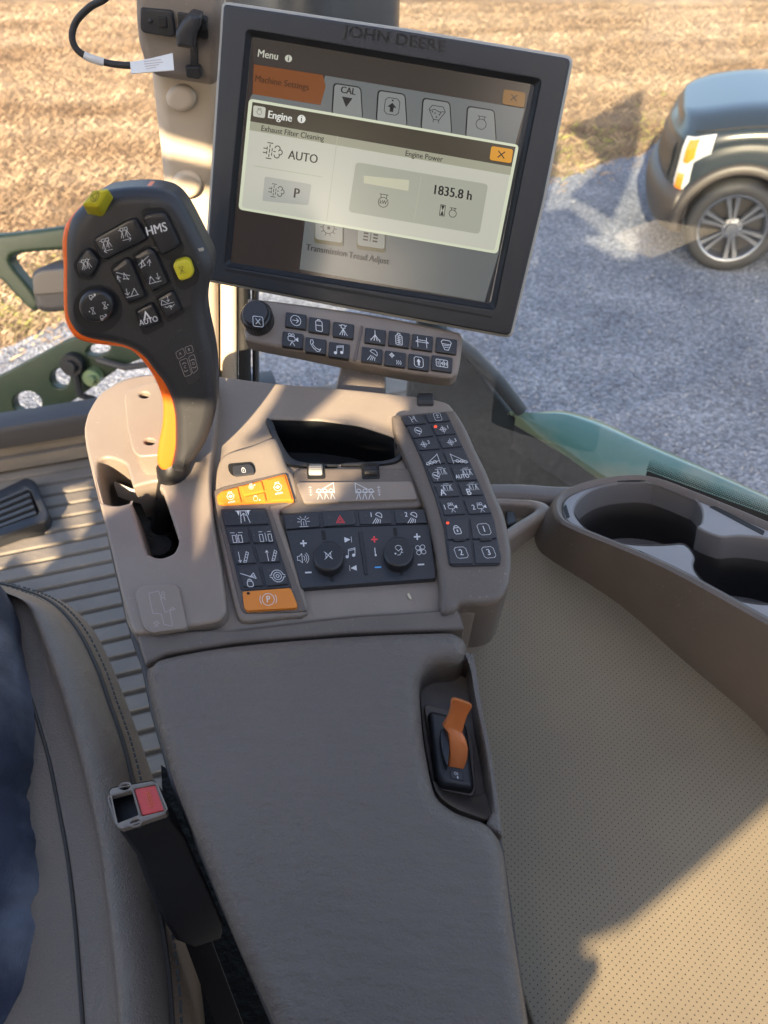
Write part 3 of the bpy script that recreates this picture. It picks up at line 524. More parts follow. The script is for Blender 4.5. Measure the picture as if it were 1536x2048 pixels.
# armrest
PK = K(780, 1280, .1953)
mb = MB()
mb = MB()
notch = cr([(930,1309),(916,1318)] + PK(600,203, 480,217, 385,265, 332,335, 312,470, 318,640, 345,950, 395,1250, 425,1400, 465,1535, 520,1615, 600,1680, 700,1740, 860,1797, 960,1832) + [(984,1650),(999,1669),(1007,1690)], 3, False)
arm = cr([(1007,1690),(1014,1720),(1030,1850),(1062,2060),(1090,2300),(630,2300),(548,2060),(470,1890),(400,1710),(345,1570),(308,1450),(286,1345),(300,1322),(330,1306),(470,1282),(700,1263),(880,1256),(912,1259),(930,1271),(936,1290),(930,1309)], 4, False)
mb.px(PC, dedupe(notch + arm, .5), M['pad'], -.07, .017, .0115, 8)
mb.build('armrest', con, ang=60)
pock = PK(330,330, 380,265, 480,215, 640,203, 780,212, 838,262, 872,330, 890,520, 955,930, 1005,1180, 1075,1650, 1070,1740, 1030,1800, 960,1830, 860,1800, 700,1745, 600,1680, 520,1615, 465,1535, 425,1400, 395,1250, 345,950, 318,640, 312,470)
mb = MB()
mb.px(PC, cr([(936,1300),(945,1322),(952,1345),(961,1400),(985,1510),(1003,1640),(1006,1672),(990,1664),(974,1650),(980,1632),(986,1608),(972,1505),(961,1455),(948,1374),(943,1338)], 3), M['pad'], -.05, .009, .003, 4)
mb.build('pocket_wall', con, ang=60)
mb = MB()
pw = PC.uv(cr(pock, 3), .006)
mb.grid([[PC.to3(u, v, .006) for u, v in pw], [PC.to3(u, v, -.022) for u, v in pw]], M['pocket'], True)
mb.plate(PC, pw, M['pocket'], -.03, -.022)
mb.px(PC, rnd(PK(350,680, 380,655, 620,715, 850,1000, 880,1540, 850,1600, 520,1535, 470,1490), 6), M['taupe'], -.022, -.016, .001, 2)
ra = [PC.hit(*q, .006) for q in PK(440,1440, 470,1540, 520,1612, 600,1676, 700,1738, 860,1795, 960,1832, 1050,1850, 1105,1790)]
rb = [PC.hit(*q, -.0185) for q in PK(500,1440, 520,1490, 560,1535, 620,1560, 700,1575, 800,1590, 880,1595, 960,1570, 1000,1530)]
mb.grid([[a.lerp(b, t) - PC.n*.004*math.sin(t*3.14) for a, b in zip(ra, rb)] for t in (0, .2, .4, .6, .8, 1)], M['pocket'])
mb.build('switch_pocket', con)
swt = MB()
swt.px(PC, rnd(PK(390,735, 432,715, 760,800, 800,930, 868,1490, 845,1530, 530,1478, 470,1410), 8), M['black'], -.018, -.005, .004, 3)
sw = swt.build('switch', con)
# orange lever: side-profile swept across its width
def lever():
    q = MB(); A = lambda x, y, h: PC.hit(*PK(x, y)[0], h)
    rows = [(A(590,1300,-.006), A(752,1330,-.006)), (A(600,1180,.000), A(790,1215,.000)), (A(612,1060,.006), A(800,1110,.006)), (A(598,960,.010), A(775,1020,.010)), (A(560,905,.010), A(738,955,.010)),
            (A(545,885,.011), A(742,940,.011)), (A(605,790,.018), A(765,850,.018)), (A(630,700,.026), A(790,770,.026)), (A(632,640,.033), A(828,705,.033)), (A(650,615,.036), A(842,680,.036))]
    top = []
    for a, b in rows: top.append([a, a.lerp(b, .12) + PC.n*.0015, a.lerp(b, .5) + PC.n*.002, a.lerp(b, .88) + PC.n*.0015, b])
    back = [[p - PC.n*.006 + PC.v*.004 for p in r] for r in top]
    q.grid(top, M['rust']); q.grid([r[::-1] for r in back], M['rust'])
    q.grid([[r[0] for r in back], [r[0] for r in top]], M['rust']); q.grid([[r[-1] for r in top], [r[-1] for r in back]], M['rust'])
    q.grid([top[-1], back[-1]], M['rust']); q.grid([back[0], top[0]], M['rust'])
    return q.build('lever', sw, fix=True, ang=55)
lever()
mb = MB()
mb.px(PC, cr(PK(520,930, 560,905, 600,960, 615,1060, 605,1180, 590,1290, 560,1240, 530,1130, 515,1020), 3), M['key'], -.006, .004, .001)
mb.build('pivot', sw)
mb = MB(); mb.px(PC, rnd(PK(612,1335, 745,1360, 755,1440, 625,1415), 2), M['panel'], -.006, -.0042, .0004)
icon(mb, PC, -.0041, *PK(685,1385)[0], 8, 'C -3 4 3|L 2 7 2 1|F 0 -2 3 -2 3 -8 0 -8', ink, (1, .15), (-.1, -1), 1.4); mb.build('switch_label', sw)
mb = MB(); mb.px(PC, [(814,1188),(818,1186),(823,1195),(822,1199),(817,1195)], mat('straw_chip', (.5, .45, .32), .8), .0002, .0012)
o = mb.build('straw_chip', None, origin=PC.hit(818, 1192)); tag(o, 'tiny pale straw chip lying on the console below the climate panel', 'straw')
# console body below the shell, and the front ledge seam
mb = MB()
mb.px(PC, rnd([(270,1262),(480,1258),(700,1232),(915,1216),(922,1228),(930,1258),(700,1266),(470,1285),(330,1308),(290,1330),(280,1300)], 5), M['taupe'], -.03, .008, .003, 3)
mb.build('front_ledge', con)
mb = MB()
under = [(250,1240),(190,930),(230,800),(420,770),(800,800),(900,850),(990,1100),(980,1200),(930,1250),(960,1400),(1000,1640),(1060,2060),(1090,2300),(640,2300),(545,2060),(340,1570),(280,1330)]
mb.px(PC, cr(under, 2), M['deep'], -.16, -.07, .004, 2)
mb.build('underside', con)

# ------------------------------------------------------------------ control lever
gb = at(345, 905, .575); gh = at(270, 540, .50)
al = (gh - gb).normalized(); PG = Plane(gh, Vector((1, .12, 0)).cross(al), (1, .12, 0))
if PG.n.dot(CF) > 0: PG = Plane(gh, -PG.n, (1, .12, 0))
lev = thing('control_lever', PG.hit(340, 960, -.03), 'black multi-button drive lever with orange edge standing in the console gate', 'control lever')
g1 = K(100, 350, .2474)
gout = [(224,381),(272,377),(318,380),(347,392),(372,422),(407,489),(423,523),(424,550),(413,585),(409,622),(414,660),(422,696),(429,740),(432,790),(431,825),(422,862),(410,892),(394,918),(375,940),(352,948),(341,944),(347,905),(348,878),(346,831),(332,784),(304,745),(280,716),(246,698),(196,688),(160,678),(140,658),(130,634),(128,590),(128,534),(127,496),(130,468),(138,441),(150,425),(172,405),(196,388)]
mb = MB()
gl = PG.uv(cr(gout, 3), 0)
mb.plate(PG, gl, M['grip'], -.036, 0, .0095, 7)
grip = mb.build('grip', lev, ang=70)
mb = MB()
tout = [(320,378),(350,440),(370,560),(370,660),(390,760),(382,840),(360,905),(344,942),(338,946),(322,942),(313,925),(316,890),(322,862),(325,830),(323,800),(312,768),(294,737),(269,709),(244,697),(194,691),(156,682),(138,664),(128,640),(124.5,600),(124.5,534),(122,496),(124,468),(135,441),(172,405),(240,380)]
mb.plate(PG, PG.uv(cr(tout, 3), -.007), M['trim'], -.029, -.007, .004, 4)
mb.build('orange_trim', lev, ang=60)
mb = MB()
cpts = [PG.hit(350, 905, -.02), PG.hit(346, 938, -.018), PG.hit(341, 962, -.018), PG.hit(336, 985, -.018), PG.hit(330, 1030, -.02), PC.hit(322, 1060, -.05)]
mb.tube(cpts, [.010, .0135, .0105, .0095, .009, .009], M['shaft'], 20)
mb.build('stem', lev)
mb = MB()
st = [(229,963),(262,977),(290,981),(316,981),(320,1008),(290,1009),(262,1003),(236,993)]
a = [PC.hit(x, y, -.004 + i*.001) for i, (x, y) in enumerate(st[:4])]; b = [PC.hit(x, y, -.03) for x, y in st[:3:-1]]
rows = [[p.lerp(q, t) + PC.n*(.006*math.sin(t*3.14)) for p, q in zip(a, b)] for t in (0, .15, .35, .55, .8, 1)]
mb.grid(rows, M['chrome']); mb.grid([[p - CF*-.002 for p in r][::-1] for r in rows], M['chrome']); mb.build('gate_slide', lev)
# key wells and keys on the grip
mb = MB()
for p, rc_ in ((g1(735,300, 760,268, 900,262, 950,290, 1090,590, 1070,640, 960,695, 930,680, 880,640, 790,440), 8), (g1(340,520, 640,355, 700,350, 800,530, 440,710, 400,690), 6), (g1(480,745, 600,655, 650,690, 800,1000, 640,1060), 6), (g1(660,640, 790,560, 860,600, 990,890, 840,970), 6), (g1(680,1090, 820,1020, 930,1220, 790,1290, 750,1290), 6), (g1(850,990, 990,895, 1095,1110, 950,1200), 6), (g1(180,720, 280,590, 330,590, 420,720, 340,855, 230,840), 10), (g1(960,720, 990,670, 1100,640, 1150,665, 1215,800, 1190,880, 1080,935, 1030,915), 12)):
    mb.px(PG, rnd(p, rc_), M['pit'], -.002, .0004)
mb.px(PG, ell(*g1(386,1083)[0], 49, 48, 40), M['pit'], -.002, .0004)
mb.px(PG, rnd(g1(800,585, 1000,540, 1010,560, 690,690), 2), M['grip'], -.002, .0012, .0004)
mb.build('key_wells', grip)
GR = dict(parent=lev, fr=PG, r=(.97, -.25), u=(-.25, -.97))
def gk(pts, ics, m=None, h=.005, rc=6, nm='key', bev=.002):
    return key(pts, nm, m or M['key'], -.002, h, [(*g1(x, y)[0], s, n, im, lw) for x, y, s, n, im, lw in ics], bev=bev, rc=rc, **GR)
gk(g1(740,340, 790,308, 905,300, 935,320, 1048,560, 1030,590, 910,650, 890,640), [(860,440,26,'T:HMS',ink,1)], rc=8)
gk(g1(345,520, 625,365, 690,352, 790,520, 440,690, 400,660), [(455,565,14,'sprayL',ink,.9),(605,478,14,'sprayR',ink,.9)], rc=6)
gk(g1(490,770, 610,670, 650,690, 775,985, 640,1040, 625,1020), [(590,810,14,'boomupL',ink,1),(658,945,14,'boomdnL',ink,1)], rc=6)
gk(g1(672,660, 790,590, 840,610, 960,880, 830,945, 812,925), [(760,700,14,'boomup',ink,1),(840,835,14,'boomdn',ink,1)], rc=6)
gk(g1(690,1105, 805,1045, 830,1050, 895,1190, 770,1255, 745,1240), [(780,1140,14,'steerT',ink,.9),(797,1180,16,'T:AUTO',ink,1)], rc=5)
gk(g1(865,1005, 975,940, 1000,950, 1060,1095, 940,1175), [(950,1035,14,'boomcon',ink,.9)], rc=5)
gk(g1(205,730, 290,600, 325,605, 405,700, 330,830, 240,820), [(288,720,13,'spray2',ink,.9)], rc=10)
gk(g1(990,740, 1010,700, 1090,675, 1130,690, 1165,790, 1140,835, 1065,860, 1040,850), [(1065,770,9,'spray1',M['inkblk'],1)], M['yellow'], .006, 9)
cx, cy = g1(370,1065)[0]
q = MB(); q.px(PG, ell(cx, cy, 35, 33, 40), M['key'], -.002, .009, .003, 4)
for x, y, n in ((342,985,'hitch'),(440,1055,'glass'),(346,1098,'glassL'),(432,1150,'hitch')): icon(q, PG, .0092, *g1(x, y)[0], 9, IC[n], ink, (.9, -.2), (-.2, -.97), 1.2)
q.build('rocker_pad', lev)
# engraved pad on the neck
q = MB(); q.px(PG, rnd(g1(950,1360, 975,1310, 1080,1275, 1140,1290, 1220,1590, 1215,1650, 1160,1695, 1120,1690), 10), M['grip'], -.003, .0006, .0004)
for pts in (g1(1015,1435, 1075,1400, 1095,1455, 1035,1490), g1(1090,1395, 1145,1375, 1160,1430, 1105,1445), g1(1045,1505, 1105,1480, 1145,1610, 1090,1630), g1(1120,1470, 1165,1450, 1195,1570, 1155,1605)):
    loop = rnd(pts, 3, 3); sx = sum(p[0] for p in loop)/len(loop); sy = sum(p[1] for p in loop)/len(loop)
    d = '|'.join(['L ' + ' '.join('%.2f %.2f' % (p[0]-sx, -(p[1]-sy)) for p in loop + loop[:1])]); icon(q, PG, .0008, sx, sy, 10, d, M['inkdim'], lw=.9)
for x, y, t in ((1053,1445,'A'),(1123,1412,'B'),(1092,1553,'C'),(1160,1525,'D')): text(q, PG, .0009, *g1(x, y)[0], 8, t, M['inkdim'], (.97, -.25), (-.25, -.97))
for x, y in ((1092,1553),(1160,1525)): icon(q, PG, .0009, *g1(x, y)[0], 12, IC['arc'], M['inkdim'], (.97, -.25), (-.25, -.97), 1.2)
q.build('engraved_pad', lev)
# yellow thumb switch on the top edge
q = MB(); yt = g1(248,240, 340,125, 480,103, 520,165, 385,255)
top = [PG.hit(x, y, .018) for x, y in g1(248,238, 345,118, 482,104, 388,262)]; bot = [PG.hit(x, y, -.003) for x, y in g1(290,318, 390,200, 525,172, 435,352)]
q.add(top, [(3, 2, 1, 0)], M['yellow']); q.grid([bot, top], M['yellow'], True); q.add(bot, [(0, 1, 2, 3)], M['yellow'])
yo = q.build('thumb_switch', lev, fix=True, bevel=.0022)
q = MB(); PT = Plane(top[0], (top[3]-top[0]).cross(top[2]-top[0])); PT = PT if PT.n.dot(CF) < 0 else Plane(top[0], -PT.n)
icon(q, PT, .0004, *g1(362,170)[0], 12.5, IC['stop'], M['inkblk'], (.8, -.45), (-.1, -1), 1.0); q.build('symbol', yo)
q = MB(); q.px(PG, rnd(g1(1135,600, 1235,590, 1245,615, 1150,620), 2), M['bezedge'], -.004, -.0012); q.build('light_bar', lev)

# ------------------------------------------------------------------ display monitor
def para(quad):
    r = [ray(*p) for p in quad]                      # TL TR BR BL:  a r0 + c r2 = b r1 + d r3, a = 1
    A = Matrix(((r[1].x, r[3].x, -r[2].x), (r[1].y, r[3].y, -r[2].y), (r[1].z, r[3].z, -r[2].z))).inverted() @ r[0]
    return [r[0], r[1]*A[0], r[2]*A[2], r[3]*A[1]]
q4 = para([(440,0),(1149,112),(1024,676),(404,560)]); sc_ = .64/((q4[0].dot(CF)+q4[2].dot(CF))/2); q4 = [p*sc_ for p in q4]
PM = Plane(q4[0], (q4[1]-q4[0]).cross(q4[0]-q4[3]), q4[1]-q4[0])
if PM.n.dot(CF) > 0: PM = Plane(q4[0], -PM.n, q4[1]-q4[0])
print('monitor w,h', (q4[1]-q4[0]).length, (q4[3]-q4[0]).length, 'angle', math.degrees((q4[1]-q4[0]).angle(q4[3]-q4[0])), 'n', tuple(PM.n))
mon = thing('display_monitor', PM.hit(715, 640, -.03), 'dark touchscreen monitor in a grey-rimmed housing showing an engine menu', 'monitor')
m2 = K(400, 0, .4948); m3 = K(400, 400, .4948)
mout = [(443,2),(468,2),(800,54),(1120,108),(1143,114),(1147,132),(1090,400),(1034,655),(1020,675),(990,670),(700,619),(428,571),(408,562),(406,540),(424,300)]
mout = rnd([(442,0),(800,53),(1149,111),(1092,396),(1024,678),(700,619),(405,562),(424,280)], [14,2,18,2,16,2,12,2])
rec = rnd(m2(190,122, 1377,324) + m3(1190,442, 100,266), 9)
mb = MB()
mb.px(PM, mout, M['bezedge'], -.045, -.006, .003, 3); mb.build('back_shell', mon)
mb = MB(); face = off_loop(PM.uv(mout, 0), .0022 if area(PM.uv(mout, 0)) > 0 else -.0022)
mb.plate(PM, face, M['bezel'], -.006, 0, .002, 3, holes=[PM.uv(rec, 0)])
mb.px(PM, rnd(m3(105,275, 1180,470, 1180,478, 100,288), 2), M['pit'], -.002, .0002)
fb = mb.build('front_bezel', mon)
mb = MB(); text(mb, PM, .0003, 790, 78, 33, 'JOHN DEERE', M['emboss'], (.985, .155), (.1, -.99), .02, 1.1); mb.build('lettering', fb)
sq = m2(212,150, 1340,328) + m3(1150,412, 124,252)
mb = MB()
a3 = [PM.hit(x, y, -.0005) for x, y in rec]; b3 = PM.uv(rec, -.005); cu_, cv_ = sum(p[0] for p in b3)/len(b3), sum(p[1] for p in b3)/len(b3)
mb.grid([[PM.hit(x, y, 0) for x, y in rec], [PM.to3(cu_ + (p[0]-cu_)*.965, cv_ + (p[1]-cv_)*.955, -.006) for p in b3]], M['bezel'], True); mb.build('inner_bevel', mon)
E = lambda n, *c, k=1.0: emis('screen_' + n, srgb(*c), k*.82)
mb = MB(); H = [-.0055]
def sp(pts, m, rc=0):
    H[0] += 4e-5; mb.px(PM, rnd(pts, rc) if rc else pts, m, H[0]-2e-5, H[0], bottom=False)
SR, SU = (.985, .165), (.12, -.99)
def st_(x, y, s, t, m, bold=.03):
    H[0] += 4e-5; text(mb, PM, H[0], x, y, s, t, m, SR, SU, bold)
def si(x, y, s, n, m, lw=1.2): H[0] += 4e-5; icon(mb, PM, H[0], x, y, s, IC[n], m, SR, SU, lw); H[0] += 1.5e-4
dk = E('dark', 52, 44, 40); gry = E('grey', 112, 116, 116); white = E('white', 205, 205, 190); pale = E('pale', 183, 187, 165); brd = E('border', 222, 228, 200); blk = E('ink', 34, 33, 32)
sp([(sq[0][0]-10, sq[0][1]-8), (sq[1][0]+10, sq[1][1]-6), (sq[2][0]+8, sq[2][1]+10), (sq[3][0]-10, sq[3][1]+8)], M['bezel'])
sp(sq, dk)
sp(m2(212,150, 1340,328, 1312,440, 505,303, 218,256), E('bar', 62, 55, 48))
sp(m2(505,305, 1312,440, 1270,600, 200,400, 212,380, 488,425), gry)
sp(m2(218,260, 497,303, 508,350, 487,424, 212,380), E('tab', 130, 74, 30))
sp(m3(425,80, 1212,200, 1150,412, 402,280), E('lower_grey', 106, 110, 110))
st_(536,110,22,'Menu',white); si(577,117,8,'info',white); st_(577,117,17,'i',blk)
st_(564,166,19,'Machine Settings',E('tab_ink', 72, 42, 20),.05)
for x, y, n in ((597,402,''),(776,430,'uparrS'),(957,462,'hopperF'),(1137,495,'kwp')):
    X, Y = m2(x, y)[0]
    sp([(X-29,Y-34),(X+27,Y-25),(X+31,Y+40),(X-33,Y+30)], blk, 9); sp([(X-26,Y-31),(X+25,Y-23),(X+29,Y+40),(X-30,Y+30)], E('tile', 136, 140, 138), 7)
    if n == '': st_(X+1, Y-17, 19, 'CAL', blk, .06); si(X-2, Y+5, 15, 'tri', blk)
    elif n == 'kwp': si(X, Y, 17, 'engine', blk, 1)
    else: si(X, Y, 18, n, blk, 1)
sp(m2(1228,360, 1316,375, 1310,435, 1222,420), E('x_dim', 138, 98, 42), 5); si(*m2(1269,395)[0], 9, 'x', blk, 3)
for x, y, n in ((522,125,'gear'),(693,150,'tread')):
    X, Y = m3(x, y)[0]; sp([(X-28,Y-30),(X+28,Y-22),(X+28,Y+32),(X-30,Y+24)], E('tile_edge', 88, 84, 60), 6); sp([(X-27,Y-34),(X+27,Y-26),(X+26,Y+24),(X-28,Y+16)], E('tile2', 140, 143, 138), 6); si(X-1, Y-6, 16, n, blk, 1.2)
st_(*m3(511,205)[0], 18, 'Transmission', blk, .04); st_(*m3(682,236)[0], 18, 'Tread Adjust', blk, .04)
H[0] += .0005
pop = m2(198,398, 1290,586) + m3(1203,218, 155,38)
sp(pop, brd, 9); pin = m2(212,412, 1276,594) + m3(1190,205, 168,30)
sp(pin, white, 6)
sp(m2(212,412, 1276,594, 1260,674, 203,490), E('title', 72, 66, 52)); sp(m2(203,490, 1260,674, 1254,708, 200,526), E('subtitle', 168, 168, 146))
sp(m2(555,550, 557,550) + m3(513,85, 510,85), pale)
sp(m2(216,425, 266,434, 262,478, 214,470), white, 4); si(*m2(240,450)[0], 8, 'engine', blk, 1.2)
st_(560,233,22,'Engine',E('w2', 236, 236, 228),.05); si(603,238,9,'info',E('w3', 236, 236, 228)); st_(603,238,18,'i',blk)
st_(585,267,16,'Exhaust Filter Cleaning',blk,.02); st_(848,313,16,'Engine Power',blk,.02)
sp(m2(1178,590, 1266,604, 1258,660, 1170,646), E('xbtn', 226, 158, 40), 5); si(*m2(1218,625)[0], 10, 'x', blk, 3)
si(*m2(298,612)[0], 17, 'exh', blk, 1.4); st_(*m2(417,636)[0], 25, 'AUTO', blk)
sp(m2(215,668, 495,714, 495,717, 215,671), pale)
sp(m2(262,713, 450,745, 437,830) + m2(252,812), E('pbtn', 178, 180, 172), 4); si(*m2(312,772)[0], 14, 'exh', blk, 1.3); st_(*m2(390,783)[0], 28, 'P', blk, .05)
sp(m2(630,655, 1165,745) + m3(1130,138, 600,48), E('gauge', 174, 176, 160), 8)
sp(m2(893,712, 896,712) + m3(868,75, 865,75), pale)
sp(m2(662,710, 846,728, 842,772, 662,740), E('bar_fill', 206, 204, 178)); si(*m2(741,812)[0], 14, 'kw', blk, 1.2)
st_(*m2(1020,780)[0], 27, '1835.8 h', blk, .05); si(*m3(980,42)[0], 12, 'hourg', blk, 1.3); si(*m3(1022,50)[0], 12, 'engine', blk, 1.4)
scr = mb.build('screen', mon, wn=False)
# ------------------------------------------------------------------ keypad on its arm
PK_ = Plane(at(700, 670, .685), -CF*.9 + Vector((0, 0, 1))*.25, (1, .02, 0))
kp = thing('keypad', PK_.hit(720, 740, -.02), 'taupe keypad with ribbed X knob and fourteen black symbol keys under the monitor', 'keypad')
kb = [(494,602),(505,596),(600,607),(700,621),(800,638),(905,660),(922,668),(925,684),(918,738),(908,752),(890,755),(815,745),(717,726),(600,702),(500,682),(489,670),(486,640)]
mb = MB(); mb.px(PK_, cr(kb, 3), M['tan2'], -.022, 0, .004, 4)
mb.px(PK_, rnd(m3(648,505, 660,507, 632,650, 618,648), 3), M['taupe'], -.002, .0015, .0008); mb.build('body', kp)
names = ['goto', 'batt', 'spray1', 'split', 'calc', 'bridge', 'hopper', 'camera', 'phone', 'note', 'lamp', 'climate', 'uparr', 'count']
cen = [(387,487),(481,507),(579,526),(708,550),(804,562),(898,575),(996,588),(374,565),(467,588),(562,607),(694,627),(789,642),(884,655),(978,661)]
for n, (x, y) in zip(names, cen):
    X, Y = m3(x, y)[0]; b_ = [(X-20,Y-18),(X+22,Y-12),(X+20,Y+18),(X-22,Y+12)]
    key(b_, 'key', M['key'], -.002, .0035, [(X, Y, 12.5 if n != 'uparr' else 11, n, ink, 1.2)], bev=.001, rc=3, parent=kp, fr=PK_, r=(1, .16), u=(-.05, -1))
q = MB(); c0 = PK_.hit(517, 642, 0); R = 32*.69/FPX
for k in range(36):
    a0 = k/36*6.283; d = lambda a, r, h: c0 + PK_.u*math.cos(a)*r + PK_.v*math.sin(a)*r + PK_.n*h
    q.grid([[d(a, R*f, h) for f, h in ((1.0, -.002), (1.0, .012), (.9, .0145), (.8, .015))] for a in (a0+.11, a0, a0-.0)], M['key'])
    q.grid([[d(a, R*f*.94, h) for f, h in ((1.0, -.002), (1.0, .012), (.93, .0145), (.8, .0148))] for a in (a0+.1745, a0+.11)], M['key'])
q.lathe(c0, PK_.n, [(R*.86, .0146), (R*.80, .0152), (R*.78, .018), (R*.74, .019), (.0005, .019)], M['key'], 40)
icon(q, PK_, .0192, 516, 643, 11, 'R -9 -9 9 9 2|L -4 -5 4 5|L -4 5 4 -5', ink, (1, .12), (-.05, -1), 1.3); q.build('knob', kp)
mb = MB()
mb.px(PK_, rnd([(690,690),(770,700),(772,790),(668,790)], 6), M['taupe'], -.06, -.022, .004); mb.build('arm', kp)

# ------------------------------------------------------------------ cab: pillar, cable, floor, window
YAW = rad(17); TF = Vector((-math.sin(YAW), math.cos(YAW), 0)); TR = Vector((math.cos(YAW), math.sin(YAW), 0)); UP = Vector((0, 0, 1))
PP = Plane((0, .80, 0), (.10, -1, 0), (1, .1, 0))
pil = thing('cab_pillar', PP.hit(400, 770), 'cream cab corner pillar with two round plugs left of the monitor', 'pillar')
mb = MB()
mb.px(PP, [(296,-150),(300,150),(318,300),(330,420),(338,560),(346,800),(437,800),(434,560),(440,300),(446,-150)], M['cream'], -.06, 0, .014, 4); mb.build('cover', pil, ang=60)
mb = MB(); mb.px(PP, [(440,540),(440,800),(474,800),(474,540)], M['cream'], -.05, -.012, .006, 3); mb.build('side_strip', pil)
mb = MB(); mb.px(PP, [(476,540),(477,800),(500,800),(498,540)], M['rubber'], -.06, -.014, .006, 3); mb.px(PP, [(503,540),(505,800),(517,800),(515,540)], M['deep'], -.08, -.03, .004, 3); mb.build('door_seal', pil)
mb = MB(); mb.px(PP, rnd([(268,-150),(271,40),(276,90),(292,138),(312,156),(425,174),(438,160),(446,-150)], 12), M['tan'], -.03, .022, .008, 4); ub = mb.build('socket_housing', pil)
mb = MB(); mb.px(PP, rnd([(280,16),(345,22),(351,70),(344,75),(286,66),(280,58)], 5), M['black'], .02, .028, .0015, 2)
mb.px(PP, rnd([(315,33),(333,34),(335,56),(317,56)], 2), M['key'], .02, .030, .001); mb.px(PP, ell(300, 43, 5, 5, 14), M['key'], .02, .030, .001); mb.build('rocker_switch', ub)
mb = MB(); mb.px(PP, rnd([(355,25),(414,33),(417,76),(412,80),(356,66)], 3), M['black'], .02, .026, .001); mb.px(PP, rnd([(398,38),(412,36),(415,62),(400,66)], 4), M['key'], .02, .032, .002)
mb.build('socket', ub)
mb = MB(); mb.px(PP, rnd([(380,70),(394,72),(396,140),(380,138)], 3), M['black'], .022, .025, .0008)
mb.px(PP, rnd([(369,134),(400,132),(403,155),(396,160),(372,156)], 4), M['black'], .022, .031, .002, 3); mb.build('socket_cap', ub)
for x, y in ((361, 199), (372, 373)):
    mb = MB(); mb.px(PP, ell(x, y, 30, 27, 32), M['cream'], -.002, .010, .005, 5); mb.build('round_plug', pil)
mb = MB()
mb.px(PP, rnd([(360,48),(380,28),(402,34),(398,60),(390,72),(388,100),(352,95),(350,66)], 5), M['black'], .028, .055, .004, 3)
cpx = [(240,-60,.62),(215,-8,.63),(180,14,.64),(153,42,.65),(144,72,.655),(153,98,.66),(178,115,.665),(215,126,.67),(262,131,.67),(310,125,.67),(345,112,.675),(368,92,.68)]
cps = [tuple(at(*p)) for p in cpx]; cps = [Vector(p) for p in cr([tuple(p) for p in cps], 6, False)]
mb.tube(cps, .0029, M['rubber'], 12)
cable = mb.build('cable', None, origin=cps[-1])
tag(cable, 'black cable looping in from above and plugged into the pillar socket', 'cable')
mb = MB(); seg = [p for p in cps if 0 < 1][34:42]; mb.tube(seg, .0034, M['label'], 12, False); mb.build('cable_sleeve', cable)
mb = MB(); PL = Plane(at(305, 128, .635), -CF + Vector((0, 0, .3)), (1, -.1, 0))
mb.px(PL, [(260,124),(300,117),(345,106),(348,140),(305,143),(262,147)], M['label'], .0028, .0036)
for i, (x0, x1) in enumerate(((288,322),(288,326),(290,318),(292,312))): mb.px(PL, [(x0,122+i*5),(x1,118+i*5),(x1,119.6+i*5),(x0,123.6+i*5)], M['inkdim'], .0034, .0038)
mb.build('cable_flag', cable)
# floor mat with raised ribs
FZ = -1.15; PF = Plane((0, 0, FZ), (0, 0, 1))
M['mat'] = mat('floor_mat', (.21, .18, .145), .75, bump=(70, .4, .004), var=((.13, .115, .1), 5, .35, .7))
mb = MB(); cF = PF.hit(60, 1150)
def tp(a, b, z): return cF + TR*a + TF*b + UP*(z-0)
mb.box(tp(.25, -.2, -.03), TR*.95, TF*.75, UP*.02, M['mat'])
for i in range(34):
    b = -.92 + i*.0445
    if b > .50: break
    prof = [(-.0190, -.012), (-.0170, -.002), (-.0155, 0), (.0155, 0), (.0170, -.002), (.0190, -.012)]
    mb.grid([[tp(a, b + y, z) for y, z in prof[::-1]] for a in (-.7, 1.2)], M['mat'])
fl = mb.build('floor', None, origin=cF, wn=False); tag(fl, 'ribbed grey-brown cab floor mat left of the console', 'floor', kind='structure')
M['slat'] = mat('vent_slat', (.07, .068, .066), .4)
mb = MB(); vt = [(-60,1002),(0,978),(52,953),(70,960),(98,1024),(92,1040),(0,1072),(-60,1094)]
PV_ = Plane((0, 0, FZ+.0), (0, 0, 1))
inn = [(-60,1020),(0,996),(48,974),(60,980),(78,1020),(74,1028),(0,1054),(-60,1074)]
mb.px(PV_, rnd(vt, 8), M['black'], -.02, .03, .006, 3, holes=[rnd(inn, 5)])
vent = thing('floor_vent', PV_.hit(20, 1020), 'black slatted air vent set in the ribbed floor mat', 'vent'); mb.build('frame', vent)
mb = MB()
for i in range(5):
    t = i/4; y0, y1 = 1022 + t*48, 975 + t*48; x1 = 54 + t*16
    mb.px(PV_, [(-60,y0),(x1,y1-2),(x1+2,y1+3.5),(-60,y0+5.5)], M['slat'], -.01, .027, .001)
mb.px(PV_, inn, M['pit'], -.012, .002); mb.build('slats', vent)
# sill under the windscreen
sp0 = at(100, 838, 1.80); mb = MB()
prof = [(-.04, -.035), (-.04, .004), (-.03, .016), (.0, .020), (.04, .014), (.05, -.035)]
mb.grid([[sp0 + TR*a + TF*y + UP*z for y, z in prof] for a in (-1.1, .55)], M['deep'])
mb.grid([[sp0 + TR*a + TF*y + UP*z for y, z in ((-.03, -.7), (-.03, -.30), (-.018, -.035))] for a in (-1.1, .55)], M['mat'])
for k in range(3): mb.box(sp0 + TR*-.3 + TF*-.032 + UP*(-.085-.05*k), TR*.8, TF*.006, UP*.016, M['mat'])
sill = mb.build('cab_sill', None, origin=sp0, fix=True); tag(sill, 'dark grey padded sill running under the windscreen at the floor edge', 'sill')
